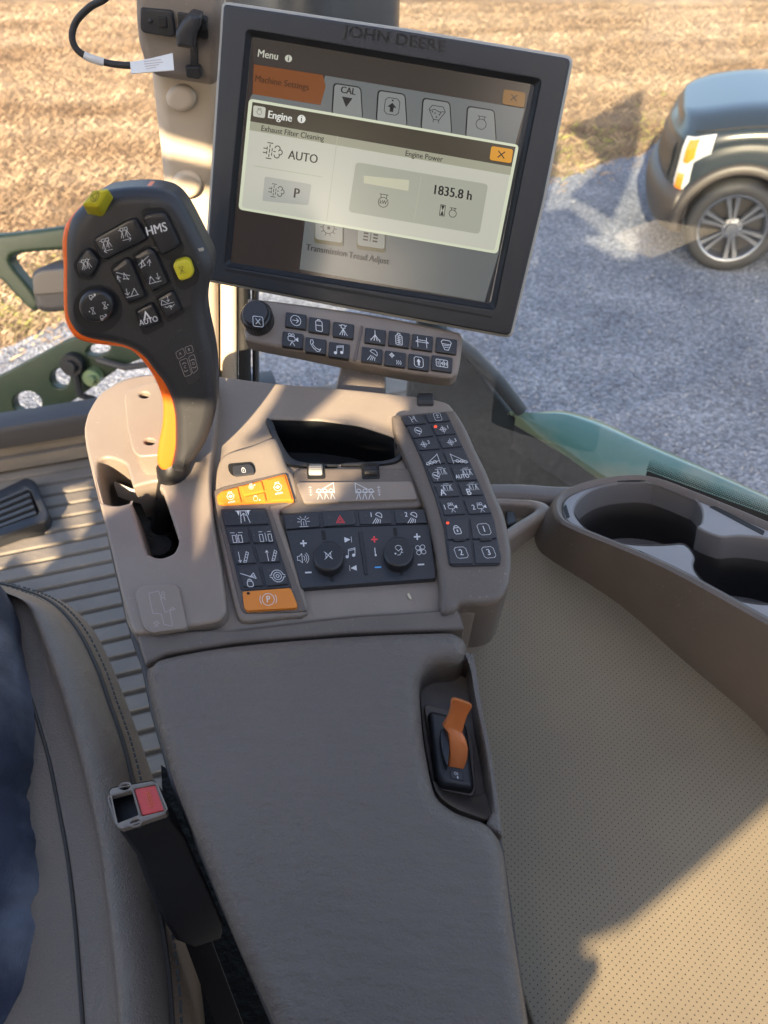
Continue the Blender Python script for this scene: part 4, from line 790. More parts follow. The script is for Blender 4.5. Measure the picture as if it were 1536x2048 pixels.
# window panes
M['glass'] = bpy.data.materials.new('glass'); M['glass'].use_nodes = True; t = M['glass'].node_tree; t.nodes.clear()
o_ = t.nodes.new('ShaderNodeOutputMaterial'); mx = t.nodes.new('ShaderNodeMixShader'); tr = t.nodes.new('ShaderNodeBsdfTransparent'); gl = t.nodes.new('ShaderNodeBsdfGlossy'); fr = t.nodes.new('ShaderNodeFresnel')
tr.inputs[0].default_value = (.93, .96, .955, 1); gl.inputs['Roughness'].default_value = .02; fr.inputs['IOR'].default_value = 1.65
t.links.new(fr.outputs[0], mx.inputs[0]); t.links.new(tr.outputs[0], mx.inputs[1]); t.links.new(gl.outputs[0], mx.inputs[2]); df = t.nodes.new('ShaderNodeBsdfDiffuse'); m2_ = t.nodes.new('ShaderNodeMixShader'); nz = t.nodes.new('ShaderNodeTexNoise'); nz.inputs['Scale'].default_value = 3; nz.inputs['Detail'].default_value = 6
mq = t.nodes.new('ShaderNodeMapRange'); mq.inputs[1].default_value = .35; mq.inputs[2].default_value = .75; mq.inputs[3].default_value = .008; mq.inputs[4].default_value = .05; t.links.new(nz.outputs[0], mq.inputs[0]); t.links.new(mq.outputs[0], m2_.inputs[0])
df.inputs[0].default_value = (.6, .58, .54, 1); t.links.new(mx.outputs[0], m2_.inputs[1]); t.links.new(df.outputs[0], m2_.inputs[2]); t.links.new(m2_.outputs[0], o_.inputs[0])
gd = Vector((.31, -.08, 0)).normalized(); PGl = Plane((.113, .85, -.56), (-.08, -.31, 0), gd)
win = thing('side_window', PGl.to3(0, 0, 0), 'clear side window pane with dotted black border behind the cup holder', 'window')
mb = MB(); G = lambda a, z, h=0: PGl.o + gd*a + UP*z + PGl.n*h
mb.add([G(-.30, -.35), G(1.6, -.35), G(1.6, 1.3), G(-.30, 1.3)], [(0, 1, 2, 3)], M['glass']); mb.build('pane', win, smooth=False)
mb = MB(); fa = PGl.hit(1300, 922) - PGl.o; fb_ = PGl.hit(1536, 1008) - PGl.o
a0, z0 = fa.dot(gd), fa.z; a1, z1 = fb_.dot(gd), fb_.z; sl_ = (z1-z0)/(a1-a0)
for j in range(9):
    for i in range(150):
        a = a0 + i*.0034 + (j % 2)*.0017; z = z0 + (a-a0)*sl_*1.0 - j*.0022 + .004; r = .00045 + .00013*j
        if z - (z0 + (a-a0)*sl_) > .004: continue
        c = G(a, z, .001); mb.add([c + gd*r*math.cos(k*1.0472) + UP*r*math.sin(k*1.0472) for k in range(6)], [(0, 1, 2, 3, 4, 5)], M['pit'])
mb.add([G(a0, z0-.016, .001), G(a0+1.2, z0-.016+1.2*sl_, .001), G(a0+1.2, z0-.2+1.2*sl_, .001), G(a0, z0-.2, .001)], [(0, 1, 2, 3)], M['pit'])
mb.build('dotted_border', win, smooth=False)
# perforated side panel
def holes_mat(name, col, sp_, r, col2):
    m = mat(name, col, .55, var=(col2, 7, .35, .75)); t = m.node_tree; p = t.nodes['Principled BSDF']
    tc = t.nodes.new('ShaderNodeTexCoord'); sx = t.nodes.new('ShaderNodeSeparateXYZ'); t.links.new(tc.outputs['Object'], sx.inputs[0])
    ds = []
    for k in (0, 1):
        a = t.nodes.new('ShaderNodeMath'); a.operation = 'MULTIPLY'; a.inputs[1].default_value = 1/sp_; t.links.new(sx.outputs[k], a.inputs[0])
        b = t.nodes.new('ShaderNodeMath'); b.operation = 'FRACT'; t.links.new(a.outputs[0], b.inputs[0])
        c = t.nodes.new('ShaderNodeMath'); c.operation = 'SUBTRACT'; c.inputs[1].default_value = .5; t.links.new(b.outputs[0], c.inputs[0])
        d = t.nodes.new('ShaderNodeMath'); d.operation = 'POWER'; d.inputs[1].default_value = 2; t.links.new(c.outputs[0], d.inputs[0]); ds.append(d)
    s_ = t.nodes.new('ShaderNodeMath'); s_.operation = 'ADD'; t.links.new(ds[0].outputs[0], s_.inputs[0]); t.links.new(ds[1].outputs[0], s_.inputs[1])
    mr = t.nodes.new('ShaderNodeMapRange'); rr = r/sp_; mr.inputs[1].default_value = (rr*.75)**2; mr.inputs[2].default_value = (rr*1.15)**2
    t.links.new(s_.outputs[0], mr.inputs[0])
    mixc = t.nodes.new('ShaderNodeMix'); mixc.data_type = 'RGBA'; mixc.inputs[6].default_value = (.008, .007, .006, 1)
    t.links.new(mr.outputs[0], mixc.inputs[0]); src = p.inputs['Base Color'].links[0].from_socket; t.links.new(src, mixc.inputs[7]); t.links.new(mixc.outputs[2], p.inputs['Base Color'])
    b = t.nodes.new('ShaderNodeBump'); b.inputs['Distance'].default_value = .0012; b.inputs['Strength'].default_value = .6; t.links.new(mr.outputs[0], b.inputs['Height']); t.links.new(b.outputs[0], p.inputs['Normal'])
    return m
M['perf'] = holes_mat('perforated_vinyl', (.196, .161, .106), .0037, .00045, (.150, .123, .083))
VA, VB, VC = at(1300, 2000, .508), at(1000, 1250, .716), at(1500, 1430, .565/.871)
PV = Plane(VA, (VC-VB).cross(VA-VB), TR*.9 + TF*.35)
if PV.n.z < 0: PV = Plane(VA, -PV.n, TR*.9 + TF*.35)
def framed(mbx, name, plane, parent=None, **kw):
    o = mbx.build(name, None, origin=(0, 0, 0), **kw); R = Matrix((plane.u, plane.v, plane.n)).transposed().to_4x4(); R.translation = plane.o
    o.data.transform(R.inverted()); o.matrix_world = R; return o
vuv = PV.uv([(820,1080),(930,985),(1080,985),(1110,1062),(1200,1130),(1536,1375),(1850,1600),(1850,2400),(900,2400)]); vuv[-2] = (vuv[-2][0]+.2, vuv[-2][1]-.5); vuv[-1] = (vuv[-1][0]-.12, vuv[-1][1]-.5); vuv[0] = (vuv[0][0]-.05, vuv[0][1])
mb = MB(); mb.plate(PV, vuv, M['perf'], -.03, 0, .003)
vo = framed(mb, 'perforated_panel', PV); tag(vo, 'beige perforated vinyl side panel sloping away beside the armrest', 'panel')
zs = PV.hit(1050, 1030).z; print('V', zs, PV.hit(1200, 975), PV.hit(1036, 1110), PV.hit(1536,1440)); PS = Plane((0, 0, zs+.008), (0, 0, 1))
mb = MB(); mb.px(PS, cr([(905,972),(960,964),(1040,963),(1120,968),(1200,968),(1230,985),(1150,1000),(1100,1000),(1040,994),(960,993),(915,998)], 3), M['taupe'], -.2, 0, .008, 4)
o = mb.build('window_ledge', None, origin=PS.hit(1050, 980)); tag(o, 'grey rounded ledge below the side window behind the console', 'ledge')
mb = MB(); hp = [(960,1000),(1040,994),(1085,1000),(1102,1012),(1100,1026),(1060,1050),(1010,1082),(990,1085),(960,1060)]
hin = [(975,1008),(1040,1006),(1068,1012),(1066,1020),(1030,1042),(1000,1060),(970,1050)]
mb.px(PS, cr(hp, 3), M['tan2'], -.02, .012, .006, 3, holes=[cr(hin, 3)]); mb.px(PS, hin, M['dusty'], -.03, -.012)
mb.px(PS, rnd([(1012,1020),(1030,1022),(1034,1044),(1014,1050)], 4), M['black'], -.012, .004, .002)
o = mb.build('pull_handle', None, origin=PS.hit(1030, 1040)); tag(o, 'taupe pull handle recess peeking out right of the console', 'handle')
# cup holder
M['well'] = mat('well_plastic', (.15, .14, .135), .65)
def atz(x, y, z): r = ray(x, y); return r*(z/r.z)
w1, w2 = atz(1107, 1014, -.50), atz(1536, 1246, -.462); wd = w2-w1; PW = Plane(w1, Vector((-wd.y, wd.x, 0)).cross(wd) * -1, (1, 0, 0))
if PW.n.z < 0: PW = Plane(w1, -PW.n, (1, 0, 0))
top = cr([(1107,1014),(1113,990),(1140,972),(1190,956),(1255,947),(1312,952),(1400,984),(1536,1040),(1720,1125),(1900,1260),(1860,1440),(1700,1335),(1536,1246),(1330,1133),(1160,1062),(1119,1040)], 4)
# matching foot outline: straight down, flared outwards
tu = PW.uv(top, 0); ctr = (sum(p[0] for p in tu)/len(tu), sum(p[1] for p in tu)/len(tu))
flare = [(a - .023, b + .046) for a, b in off_loop(tu, -.010 if area(tu) > 0 else .010)]
cup = thing('cup_holder', PW.hit(1400, 1150, -.07), 'taupe double cup holder box standing on the beige side panel', 'cup holder')
s1 = math.pi
cA = [(1277 + 128*math.cos(a), 1027 + 63*math.sin(a)) for a in [rad(62 + k*(360-62-(-28)-0-62)/26) for k in range(27)]]
h1_ = [(1369,1089),(1330,1090),(1277,1090),(1225,1082),(1180,1063),(1155,1038),(1149,1020),(1158,1000),(1185,980),(1225,968),(1275,964),(1325,970),(1370,985),(1396,1005),(1404,1025),(1402,1045),(1396,1055)]
h2_ = [(1440,1073),(1477,1071),(1530,1076),(1590,1092),(1640,1118),(1662,1145),(1655,1172),(1625,1195),(1580,1207),(1522,1208),(1470,1198),(1420,1175),(1392,1145),(1387,1127),(1389,1112)]
hole = h1_ + h2_
mb = MB(); n = len(tu); shift = [Vector((p[0], p[1])) for p in flare]
ring = lambda l, z: [PW.to3(p[0], p[1], z) for p in l]
in1 = off_loop(tu, .0035 if area(tu) > 0 else -.0035); in2 = off_loop(tu, .006 if area(tu) > 0 else -.006); in3 = off_loop(tu, .0085 if area(tu) > 0 else -.0085)
mb.grid([ring(flare, -.15), ring(flare, -.085), ring([(a[0]*.75 + b[0]*.25, a[1]*.75 + b[1]*.25) for a, b in zip(tu, flare)], -.03), ring([(a[0]*.95 + b[0]*.05, a[1]*.95 + b[1]*.05) for a, b in zip(tu, flare)], -.006), ring(tu, -.002), ring(in1, .0), ring(in2, -.001), ring(in3, -.005)], M['taupe'], True)
mb.build('box', cup, fix=False, ang=50)
mb = MB(); mb.plate(PW, off_loop(tu, .0087 if area(tu) > 0 else -.0087), M['tan2'], -.03, -.004, .002, 3, holes=[PW.uv(cr(hole, 3), -.004)], side=M['well'])
M['deck'] = mat('cup_deck', (.21, .20, .20), .45, bump=(1200, .15, .0003)); mb.mats = [M['deck'] if x is M['tan2'] else x for x in mb.mats]
mb.build('deck', cup)
mb = MB(); hh = PW.uv(cr(hole, 3), -.006); mb.grid([ring(hh, -.005), ring(hh, -.08)], M['well'], True); mb.plate(PW, hh, M['well'], -.086, -.08); mb.build('cup_well', cup)
for pts in ([(1262,1102),(1280,1101),(1378,1152),(1374,1158)], [(1418,1013),(1430,1012),(1530,1062),(1526,1070)], [(1126,1015),(1132,1008),(1140,1034),(1133,1036)], [(1235,958),(1290,957),(1292,962),(1234,963)]):
    mb = MB(); mb.px(PW, rnd(pts, 2), M['pit'], -.006, -.0035); mb.build('slot', cup)

# ------------------------------------------------------------------ seat, buckle, driver
M['seat'] = mat('seat_leather', (.20, .155, .118), .42, bump=(340, .4, .001, 'vor'), bump2=(24, .35, .008))
M['seatin'] = mat('seat_inset', (.21, .165, .125), .65, bump=(300, .4, .001, 'vor'))
M['seamdark'] = mat('seat_seam', (.05, .04, .032), .6)
seat = thing('driver_seat', at(60, 1700, .75) - UP*.2, 'brown-grey leather seat bolster with stitched seams beside the driver', 'seat')
# stations from front to back: (inner px, seam px, crest px, stitch px, edge px) with depth
ST = [((-330,1150),(-300,1158),(-250,1162),(-200,1166),(-170,1170)), ((-230,1150),(-160,1150),(-90,1158),(-40,1164),(-20,1168)), ((-160,1200),(-40,1178),(0,1182),(50,1184),(70,1183)), ((-150,1260),(0,1210),(55,1206),(105,1212),(128,1205)), ((-140,1310),(22,1270),(80,1245),(148,1262),(178,1250)), ((-140,1370),(45,1345),(110,1320),(185,1335),(214,1318)),
      ((-130,1440),(72,1430),(140,1410),(212,1412),(243,1392)), ((-120,1530),(98,1520),(165,1500),(240,1495),(272,1475)), ((-100,1630),(118,1620),(190,1600),(262,1590),(298,1560)), ((-90,1730),(136,1720),(210,1700),(285,1690),(322,1665)), ((-80,1850),(150,1840),(225,1820),(305,1800),(345,1780)), ((-70,1980),(160,1970),(240,1950),(325,1930),(365,1910)), ((-60,2110),(168,2100),(250,2080),(335,2060),(375,2050)), ((-60,2330),(172,2320),(255,2300),(340,2280),(380,2280))]
ZS = (-.600, -.592, -.570, -.585, -.625)
def onz(p, z): r = ray(*p); return r*(z/r.z)
rows = []
for k, s in enumerate(ST):
    f = min(1, k/3); fz = -.02*(1-f)
    pts = [onz(p, z+fz) for p, z in zip(s, ZS)]
    e = pts[4]; out_ = (e - pts[3]); out_.z = 0; out_ = out_.normalized()
    pts[0] += Vector((-.12, 0, -.005)); pts += [e + out_*.004 - UP*.03, e + out_*.0 - UP*.08, e - out_*.015 - UP*.2]
    rows.append(cr([tuple(p) for p in pts], 6, False))
cols = list(zip(*rows)); cols = [cr(list(c), 4, False) for c in cols]; rows = [[Vector(p) for p in r] for r in zip(*cols)]
g = MB(); ns = 6
g.grid([r[:ns+1] for r in rows], M['seatin']); g.grid([[p for p in r[ns:]] for r in rows], M['seat'])
seat_cushion = g.build('cushion', seat, fix=True, ang=60, wn=False)
mb = MB()
def stitchline(col, off, both=True):
    line_ = [r[col] for r in rows]; acc = 0; dd = .0060
    for a, b in zip(line_, line_[1:]):
        L = (b-a).length; d = (b-a).normalized(); t0 = 0
        while t0 + dd*.6 < L:
            p = a + d*t0 + off; mb.box(p + d*dd*.3 + UP*.0006, d*dd*.30, d.cross(UP)*.0008, UP*.0007, M['inkblk']); t0 += dd
stitchline(18, Vector((-.004, 0, .0006))); stitchline(20, Vector((.004, 0, .0014)))
mb.build('stitching', seat)
mb = MB(); mb.tube([r[19] + UP*.0006 for r in rows], .0022, M['seamdark'], 8); mb.tube([r[ns] + UP*.0004 for r in rows], .0016, M['seamdark'], 8); mb.build('piping', seat)
mb = MB(); bp = at(-500, 2000, .9); mb.box(Vector((-.55, -.05, -.75)), TR*.22, TF*.28, UP*.12, M['seat']); mb.build('seat_base', seat, bevel=.03)
# buckle
b0, b1 = at(272, 1605, .52), at(372, 1850, .545); ax = (b0-b1).normalized(); PB = Plane(b0, ax + Vector((0, -.35, .25)), (1, .05, 0))
bk = thing('seat_belt_buckle', at(430, 2060, .56), 'black seat belt buckle with a red release button between seat and armrest', 'buckle')
K4 = K(0, 1480, .33854)
mb = MB(); face = rnd(K4(640,300, 660,280, 905,236, 925,250, 985,420, 975,436, 720,524, 690,515, 680,490), 3)
ho = rnd(K4(645,335, 775,298, 815,440, 690,488), 3); rh = rnd(K4(790,288, 918,262, 978,412, 838,446), 2)
ears = [ell(*K4(737,275)[0], 9.5, 5.5, 14, -.2), ell(*K4(800,484)[0], 9.5, 5.5, 14, -.2)]
mb.px(PB, face, M['tan'], -.004, 0, .0015, 2, holes=[ho, rh] + ears); mb.build('face', bk)
mb = MB(); mb.px(PB, rh, M['red'], -.012, -.0012, .001, 2)
text(mb, PB, -.0009, *K4(882,350)[0], 15, 'PRESS', M['trim'], (.28, .95), (.95, -.28)); mb.build('release_button', bk)
mb = MB(); mb.px(PB, face, M['pit'], -.02, -.0105)
q = PB.uv(face, -.0015); cx_, cy_ = sum(p[0] for p in q)/len(q), sum(p[1] for p in q)/len(q)
r0 = [PB.to3(*p, -.0015) for p in q]
path = [(290,1662,.532),(304,1700,.536),(330,1760,.54),(365,1830,.55),(385,1860,.553)]; scs = (1.02, 1.06, 1.12, 1.02, .62)
rws = [r0]
for (x, y, d), s_ in zip(path, scs):
    c = at(x+18, y+5, d); rws.append([c + PB.u*(p[0]-cx_)*s_ + PB.v*(p[1]-cy_)*s_*.9 for p in q])
M['nylon'] = mat('black_sleeve', (.011, .011, .014), .5, bump=(300, .2, .001))
mb.grid(rws, M['nylon'], True); mb.build('sleeve', bk, fix=True, ang=60)
mb = MB(); wb = [(375,1835,.55),(395,1880,.553),(425,1960,.556),(470,2080,.56),(540,2280,.57)]
mb.grid([[at(x-24, y+8, d), at(x+24, y-8, d), at(x+26, y-8, d+.004), at(x-22, y+8, d+.004)] for x, y, d in wb], M['nylon'], True); mb.build('webbing', bk)
mb = MB(); PFl = Plane((0, 0, -.72), (0, 0, 1)); mb.px(PFl, [(322,1530),(372,1560),(560,1980),(640,2300),(330,2300),(330,1700)], M['carpet'], -.03, 0)
o = mb.build('seat_base_cover', None, origin=PFl.hit(450, 1950)); tag(o, 'black rough cover in the gap between seat and armrest', 'cover')
# driver: jeans, hips and both legs
M['denim'] = mat('denim', (.045, .055, .085), .85, bump=(1100, 1, .0012, 'noise', (1, .25, 1)), var=((.20, .22, .27), 13, .42, .68), bump2=(38, .5, .006))
M['denimfade'] = mat('denim_faded', (.10, .12, .16), .8, bump=(900, .5, .0008))
def leg(path, rr, twist=0.0, mbx=None, n=56):
    ps = cr([tuple(p) for p in path], 12, False); rs = cr([(r, 0) for r in rr], 12, False); ps = [Vector(p) for p in ps]; rings = []
    ref = Vector((1, 0, 0))
    for i, p in enumerate(ps):
        t = (ps[min(i+1, len(ps)-1)] - ps[max(i-1, 0)]).normalized(); a = (ref - t*ref.dot(t)).normalized(); b = t.cross(a); L = []
        for k in range(n):
            th = k/n*6.2832; w_ = .016*mnoise.noise(p*9 + Vector((math.cos(th), math.sin(th), 0))*.9) + .013*(.5-abs(mnoise.noise(p*20 + Vector((math.cos(th), math.sin(th), 1))*1.1))) + .007*(.4-abs(mnoise.noise(p*46 + Vector((math.cos(th)*1.8, math.sin(th)*1.8, i*.12)))))
            r = rs[i][0] + w_; L.append(p + a*math.cos(th)*r + b*math.sin(th)*r)
        rings.append(L)
    mbx.grid(rings, M['denim'], True); mbx.add(rings[0], [tuple(range(n))], M['denim']); mbx.add(rings[-1], [tuple(range(n))[::-1]], M['denim']); return rings
per = thing('person', at(-150, 2000, .7), 'seated driver in faded blue jeans, right leg resting on the seat edge', 'person')
mb = MB()
RL = [at(-150, 2350, .585), at(-98, 2050, .575), at(-98, 1850, .60), at(-112, 1650, .64), at(-128, 1450, .68), at(-160, 1270, .73), at(-240, 1170, .78), at(-300, 1180, .95), at(-320, 1190, 1.15)]
RR = [.125, .100, .094, .089, .083, .077, .070, .062, .055]
rg = leg(RL, RR, 0, mb)
LL = [p + TR*-.28 for p in RL]; leg(LL, RR, 0, mb)
mid = (RL[0] + LL[0])*.5; leg([mid + TR*.17 - TF*.02, mid + TR*.06 - TF*.03, mid - TR*.06 - TF*.03, mid - TR*.17 - TF*.02], [.11, .125, .125, .11], 0, mb)
jeans = mb.build('jeans', per, wn=False, ang=80)
mb = MB()
for ring_off, r_ in ((7, .0016), (5, .0016)):
    mb.tube([rg[i][ring_off] + (rg[i][ring_off]-sum(rg[i], Vector())/56).normalized()*.0006 for i in range(4, 80)], r_, M['denimfade'], 6)
mb.build('side_seam', jeans)
mb = MB()
for k in range(3): mb.tube([rg[i][(52+k*2) % 56] + UP*.001 for i in range(12, 22)], .0014, M['denimfade'], 6)
mb.build('pocket_seam', jeans)
mb = MB(); pr = rg[17][2]; nr = (pr - sum(rg[17], Vector())/56).normalized(); mb.lathe(pr, nr, [(.0005, .004), (.0045, .0036), (.006, .002), (.0065, -.002)], mat('worn_brass', (.10, .08, .06), .5, .6), 16); mb.build('rivet', jeans)

# ------------------------------------------------------------------ outside: ground, tractor parts, truck
def gp(x, y, z=GZ): r = ray(x, y); return r*(z/r.z)
def ground_mat(name, cols, s1, s2, bump):
    m = bpy.data.materials.new(name); m.use_nodes = True; t = m.node_tree; p = t.nodes['Principled BSDF']; p.inputs['Roughness'].default_value = .95; p.inputs['Specular IOR Level'].default_value = .1
    tc = t.nodes.new('ShaderNodeTexCoord'); a = t.nodes.new('ShaderNodeTexNoise'); b = t.nodes.new('ShaderNodeTexNoise'); v = t.nodes.new('ShaderNodeTexVoronoi')
    for n in (a, b, v): t.links.new(tc.outputs['Object'], n.inputs['Vector'])
    a.inputs['Scale'].default_value = s1; a.inputs['Detail'].default_value = 5; b.inputs['Scale'].default_value = s2; b.inputs['Detail'].default_value = 6; v.inputs['Scale'].default_value = bump[0]
    r = t.nodes.new('ShaderNodeValToRGB'); e = r.color_ramp.elements; e[0].position, e[1].position = .3, .72; e[0].color = (*cols[0], 1); e[1].color = (*cols[2], 1); k = e.new(.5); k.color = (*cols[1], 1)
    mx = t.nodes.new('ShaderNodeMix'); mx.data_type = 'FLOAT'; mx.inputs[0].default_value = .5; t.links.new(a.outputs[0], mx.inputs[2]); t.links.new(b.outputs[0], mx.inputs[3]); t.links.new(mx.outputs[0], r.inputs[0])
    sp = t.nodes.new('ShaderNodeSeparateColor'); t.links.new(v.outputs['Color'], sp.inputs[0]); mr = t.nodes.new('ShaderNodeMapRange'); mr.inputs[3].default_value = bump[2]; mr.inputs[4].default_value = bump[3]; t.links.new(sp.outputs[0], mr.inputs[0])
    ml = t.nodes.new('ShaderNodeMix'); ml.data_type = 'RGBA'; ml.blend_type = 'MULTIPLY'; ml.inputs[0].default_value = 1; t.links.new(r.outputs[0], ml.inputs[6]); t.links.new(mr.outputs[0], ml.inputs[7]); t.links.new(ml.outputs[2], p.inputs['Base Color'])
    bn = t.nodes.new('ShaderNodeBump'); bn.inputs['Distance'].default_value = bump[1]; bn.inputs['Strength'].default_value = .8; t.links.new(v.outputs['Distance'], bn.inputs['Height']); t.links.new(bn.outputs[0], p.inputs['Normal']); return m
def shade_bands(m, k, st):  # stretched darker bands: tree shade put into the base colour
    t = m.node_tree; p = t.nodes['Principled BSDF']; tc = t.nodes.new('ShaderNodeTexCoord'); mp = t.nodes.new('ShaderNodeMapping'); mp.inputs['Scale'].default_value = st; n = t.nodes.new('ShaderNodeTexNoise'); n.inputs['Scale'].default_value = k; n.inputs['Detail'].default_value = 4
    t.links.new(tc.outputs['Object'], mp.inputs[0]); t.links.new(mp.outputs[0], n.inputs['Vector']); r = t.nodes.new('ShaderNodeValToRGB'); e = r.color_ramp.elements; e[0].position, e[1].position = .38, .62; e[0].color = (.58, .52, .47, 1); e[1].color = (1, 1, 1, 1); t.links.new(n.outputs[0], r.inputs[0])
    ml = t.nodes.new('ShaderNodeMix'); ml.data_type = 'RGBA'; ml.blend_type = 'MULTIPLY'; ml.inputs[0].default_value = 1; t.links.new(p.inputs['Base Color'].links[0].from_socket, ml.inputs[6]); t.links.new(r.outputs[0], ml.inputs[7]); t.links.new(ml.outputs[2], p.inputs['Base Color'])
M['lawn'] = ground_mat('dry_lawn', ((.125, .092, .062), (.25, .19, .13), (.41, .325, .23)), 1.3, 40, (90, .02, .85, 1.1))
M['gravel'] = ground_mat('gravel', ((.10, .115, .15), (.19, .207, .245), (.36, .375, .405)), 1.5, 30, (55, .02, .5, 1.3))
mb = MB(); mb.add([(-150, -100, GZ-.02), (150, -100, GZ-.02), (150, 250, GZ-.02), (-150, 250, GZ-.02)], [(0, 1, 2, 3)], M['lawn']); o = mb.build('lawn', None, origin=(0, 5, GZ), smooth=False); tag(o, 'dry straw-coloured lawn beyond the gravel', 'lawn', kind='structure')
A_, B_ = gp(100, 655), gp(1200, 325); dr = (B_-A_).normalized(); nr_ = Vector((-dr.y, dr.x, 0))
mb = MB(); edge = []
rr_ = random.Random(3)
for i in range(260):
    a = -30 + i*.3; edge.append(A_ + dr*a + nr_*(.10*math.sin(a*1.7) + .06*math.sin(a*5.1) + .10*(rr_.random()-.5)))
mb.grid([[p + UP*.0 for p in edge], [p - nr_*40 for p in edge]], M['gravel']); o = mb.build('gravel_drive', None, origin=A_, smooth=False); tag(o, 'pale gravel drive under the tractor and the truck', 'gravel', kind='structure')
o.location.z += .004
shade_bands(M['lawn'], .55, (.35, 1.3, 1))
# loose stones and straw-like grass
gs = MB(); M['straw'] = mat('dry_grass', (.37, .285, .195), .9, var=((.18, .13, .082), 3, .4, .65)); shade_bands(M['straw'], .55, (.35, 1.3, 1)); M['grassg'] = mat('green_grass', (.20, .22, .05), .9)
R1 = random.Random(11)
def blade(p, h, wd, m, lean):
    a = R1.random()*6.283; d = Vector((math.cos(a), math.sin(a), 0)); s_ = Vector((-d.y, d.x, 0))*wd
    gs.v += [p - s_, p + s_, p + d*h*lean*.5 + UP*h*.6 + s_*.6, p + d*h*lean*1.2 + UP*h]; b = len(gs.v)-4; k = gs.mi(m)
    gs.f += [(b, b+1, b+2), (b, b+2, b+3)]; gs.m += [k, k]
cnt = 0
while cnt < 110000:
    y = 3.5 + 17*R1.random()**1.7; x = (R1.random()*1.45-.70)*(y*.95+.5)
    p = Vector((x, y, GZ-.02)); dd = (p-A_).dot(nr_)
    if dd < -.55*R1.random()**3: continue
    near = max(0, 1-abs(dd-.5)/1.1); gr = R1.random() < .22*near
    blade(p, .03+.055*R1.random()**2, .0012+.0016*R1.random(), M['grassg'] if gr else M['straw'], .4+R1.random()*1.3); cnt += 1
o = gs.build('dry_grass', None, origin=(0, 5, GZ), smooth=False, wn=False); tag(o, 'short dry straw-coloured grass blades covering the lawn', 'grass', kind='stuff')
st = MB(); M['stone'] = mat('pale_stone', (.27, .285, .32), .9, var=((.20, .20, .205), 4, .35, .65))
for i in range(9000):
    y = 2.6 + 8*R1.random()**1.3; x = (R1.random()*1.4-.62)*(y*.9+.6); p = Vector((x, y, GZ+.006))
    if (p-A_).dot(nr_) > .12*R1.random(): continue
    r = .004 + .008*R1.random()**2; vs = [p + Vector((math.cos(a)*r*(.7+.5*R1.random()), math.sin(a)*r*(.7+.5*R1.random()), 0)) for a in (0, 1.2, 2.5, 3.7, 5)]; tp_ = p + Vector((0, 0, r*.9))
    st.add(vs + [tp_], [(k, (k+1) % 5, 5) for k in range(5)], M['stone'])
o = st.build('loose_gravel', None, origin=(0, 5, GZ), smooth=False, wn=False); tag(o, 'loose pale stones scattered over the gravel drive', 'stones', kind='stuff')
# green tractor step frame and its lamp pad outside on the left
PO = Plane((0, 2.25, 0), (0, -1, .25)); 
fr_ = thing('step_frame', PO.hit(60, 800), 'dark green bracket arm and perforated step plate outside the windscreen', 'bracket')
mb = MB(); mb.px(PO, cr([(-120,480),(0,470),(90,459),(160,450),(200,452),(200,492),(130,500),(60,505),(25,512),(22,530),(62,580),(80,610),(62,622),(20,580),(0,560),(-40,540),(-120,540)], 3), M['dgreen'], -.05, 0, .012, 3); mb.build('bracket_arm', fr_, ang=55)
mb = MB()
hl = [ell(120, 757, 19, 20, 18), ell(54, 806, 29, 23, 18), ell(196, 700, 24, 12, 18, -.25)]
mb.px(PO, rnd([(-120,880),(-120,800),(0,752),(130,682),(180,668),(300,664),(330,672),(330,700),(240,735),(150,800),(0,880)], 6), M['dgreen'], -.04, 0, .006, 3, holes=hl); mb.build('step_plate', fr_)
mb = MB()
for (x, y, r) in ((150, 725, 20), (190, 750, 16)):
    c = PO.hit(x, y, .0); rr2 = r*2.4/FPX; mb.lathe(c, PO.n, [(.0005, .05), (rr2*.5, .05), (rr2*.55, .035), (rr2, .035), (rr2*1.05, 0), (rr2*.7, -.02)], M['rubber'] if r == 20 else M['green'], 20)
mb.tube([PO.hit(150, 740, .02), PO.hit(160, 790, .03), PO.hit(190, 800, .02)], .012, M['rubber'], 8); mb.tube([PO.hit(195, 720, .02), PO.hit(250, 735, .04), PO.hit(300, 728, .03)], .010, M['deep'], 8); mb.build('hose_fitting', fr_)
wl = thing('lamp_housing', PO.hit(95, 620, .05), 'grey rounded lamp housing hanging from the green bracket behind the lever', 'lamp')
mb = MB(); mb.px(PO, rnd([(58,548),(75,536),(200,526),(210,620),(85,628),(68,618)], 12), M['deep'], 0, .12, .02, 4); mb.build('body', wl)
mb = MB(); mb.px(PO, rnd([(64,552),(78,542),(196,532),(200,580),(66,592)], 8), mat('dull_lens', (.12, .105, .085), .6), .118, .126, .006, 3); mb.build('lens', wl)
# exhaust stack above the monitor
mb = MB(); c = at(620, -80, 1.35); rs = 182*1.35/FPX
mb.lathe(c, (.02, .12, 1), [(.0005, -.17), (rs*.9, -.17), (rs, -.15), (rs, .9)], mat('dark_stack', (.02, .022, .028), .3, spec=.6), 40); o = mb.build('exhaust_stack', None, origin=c); tag(o, 'dark glossy stack rising outside the glass above the monitor', 'exhaust stack')
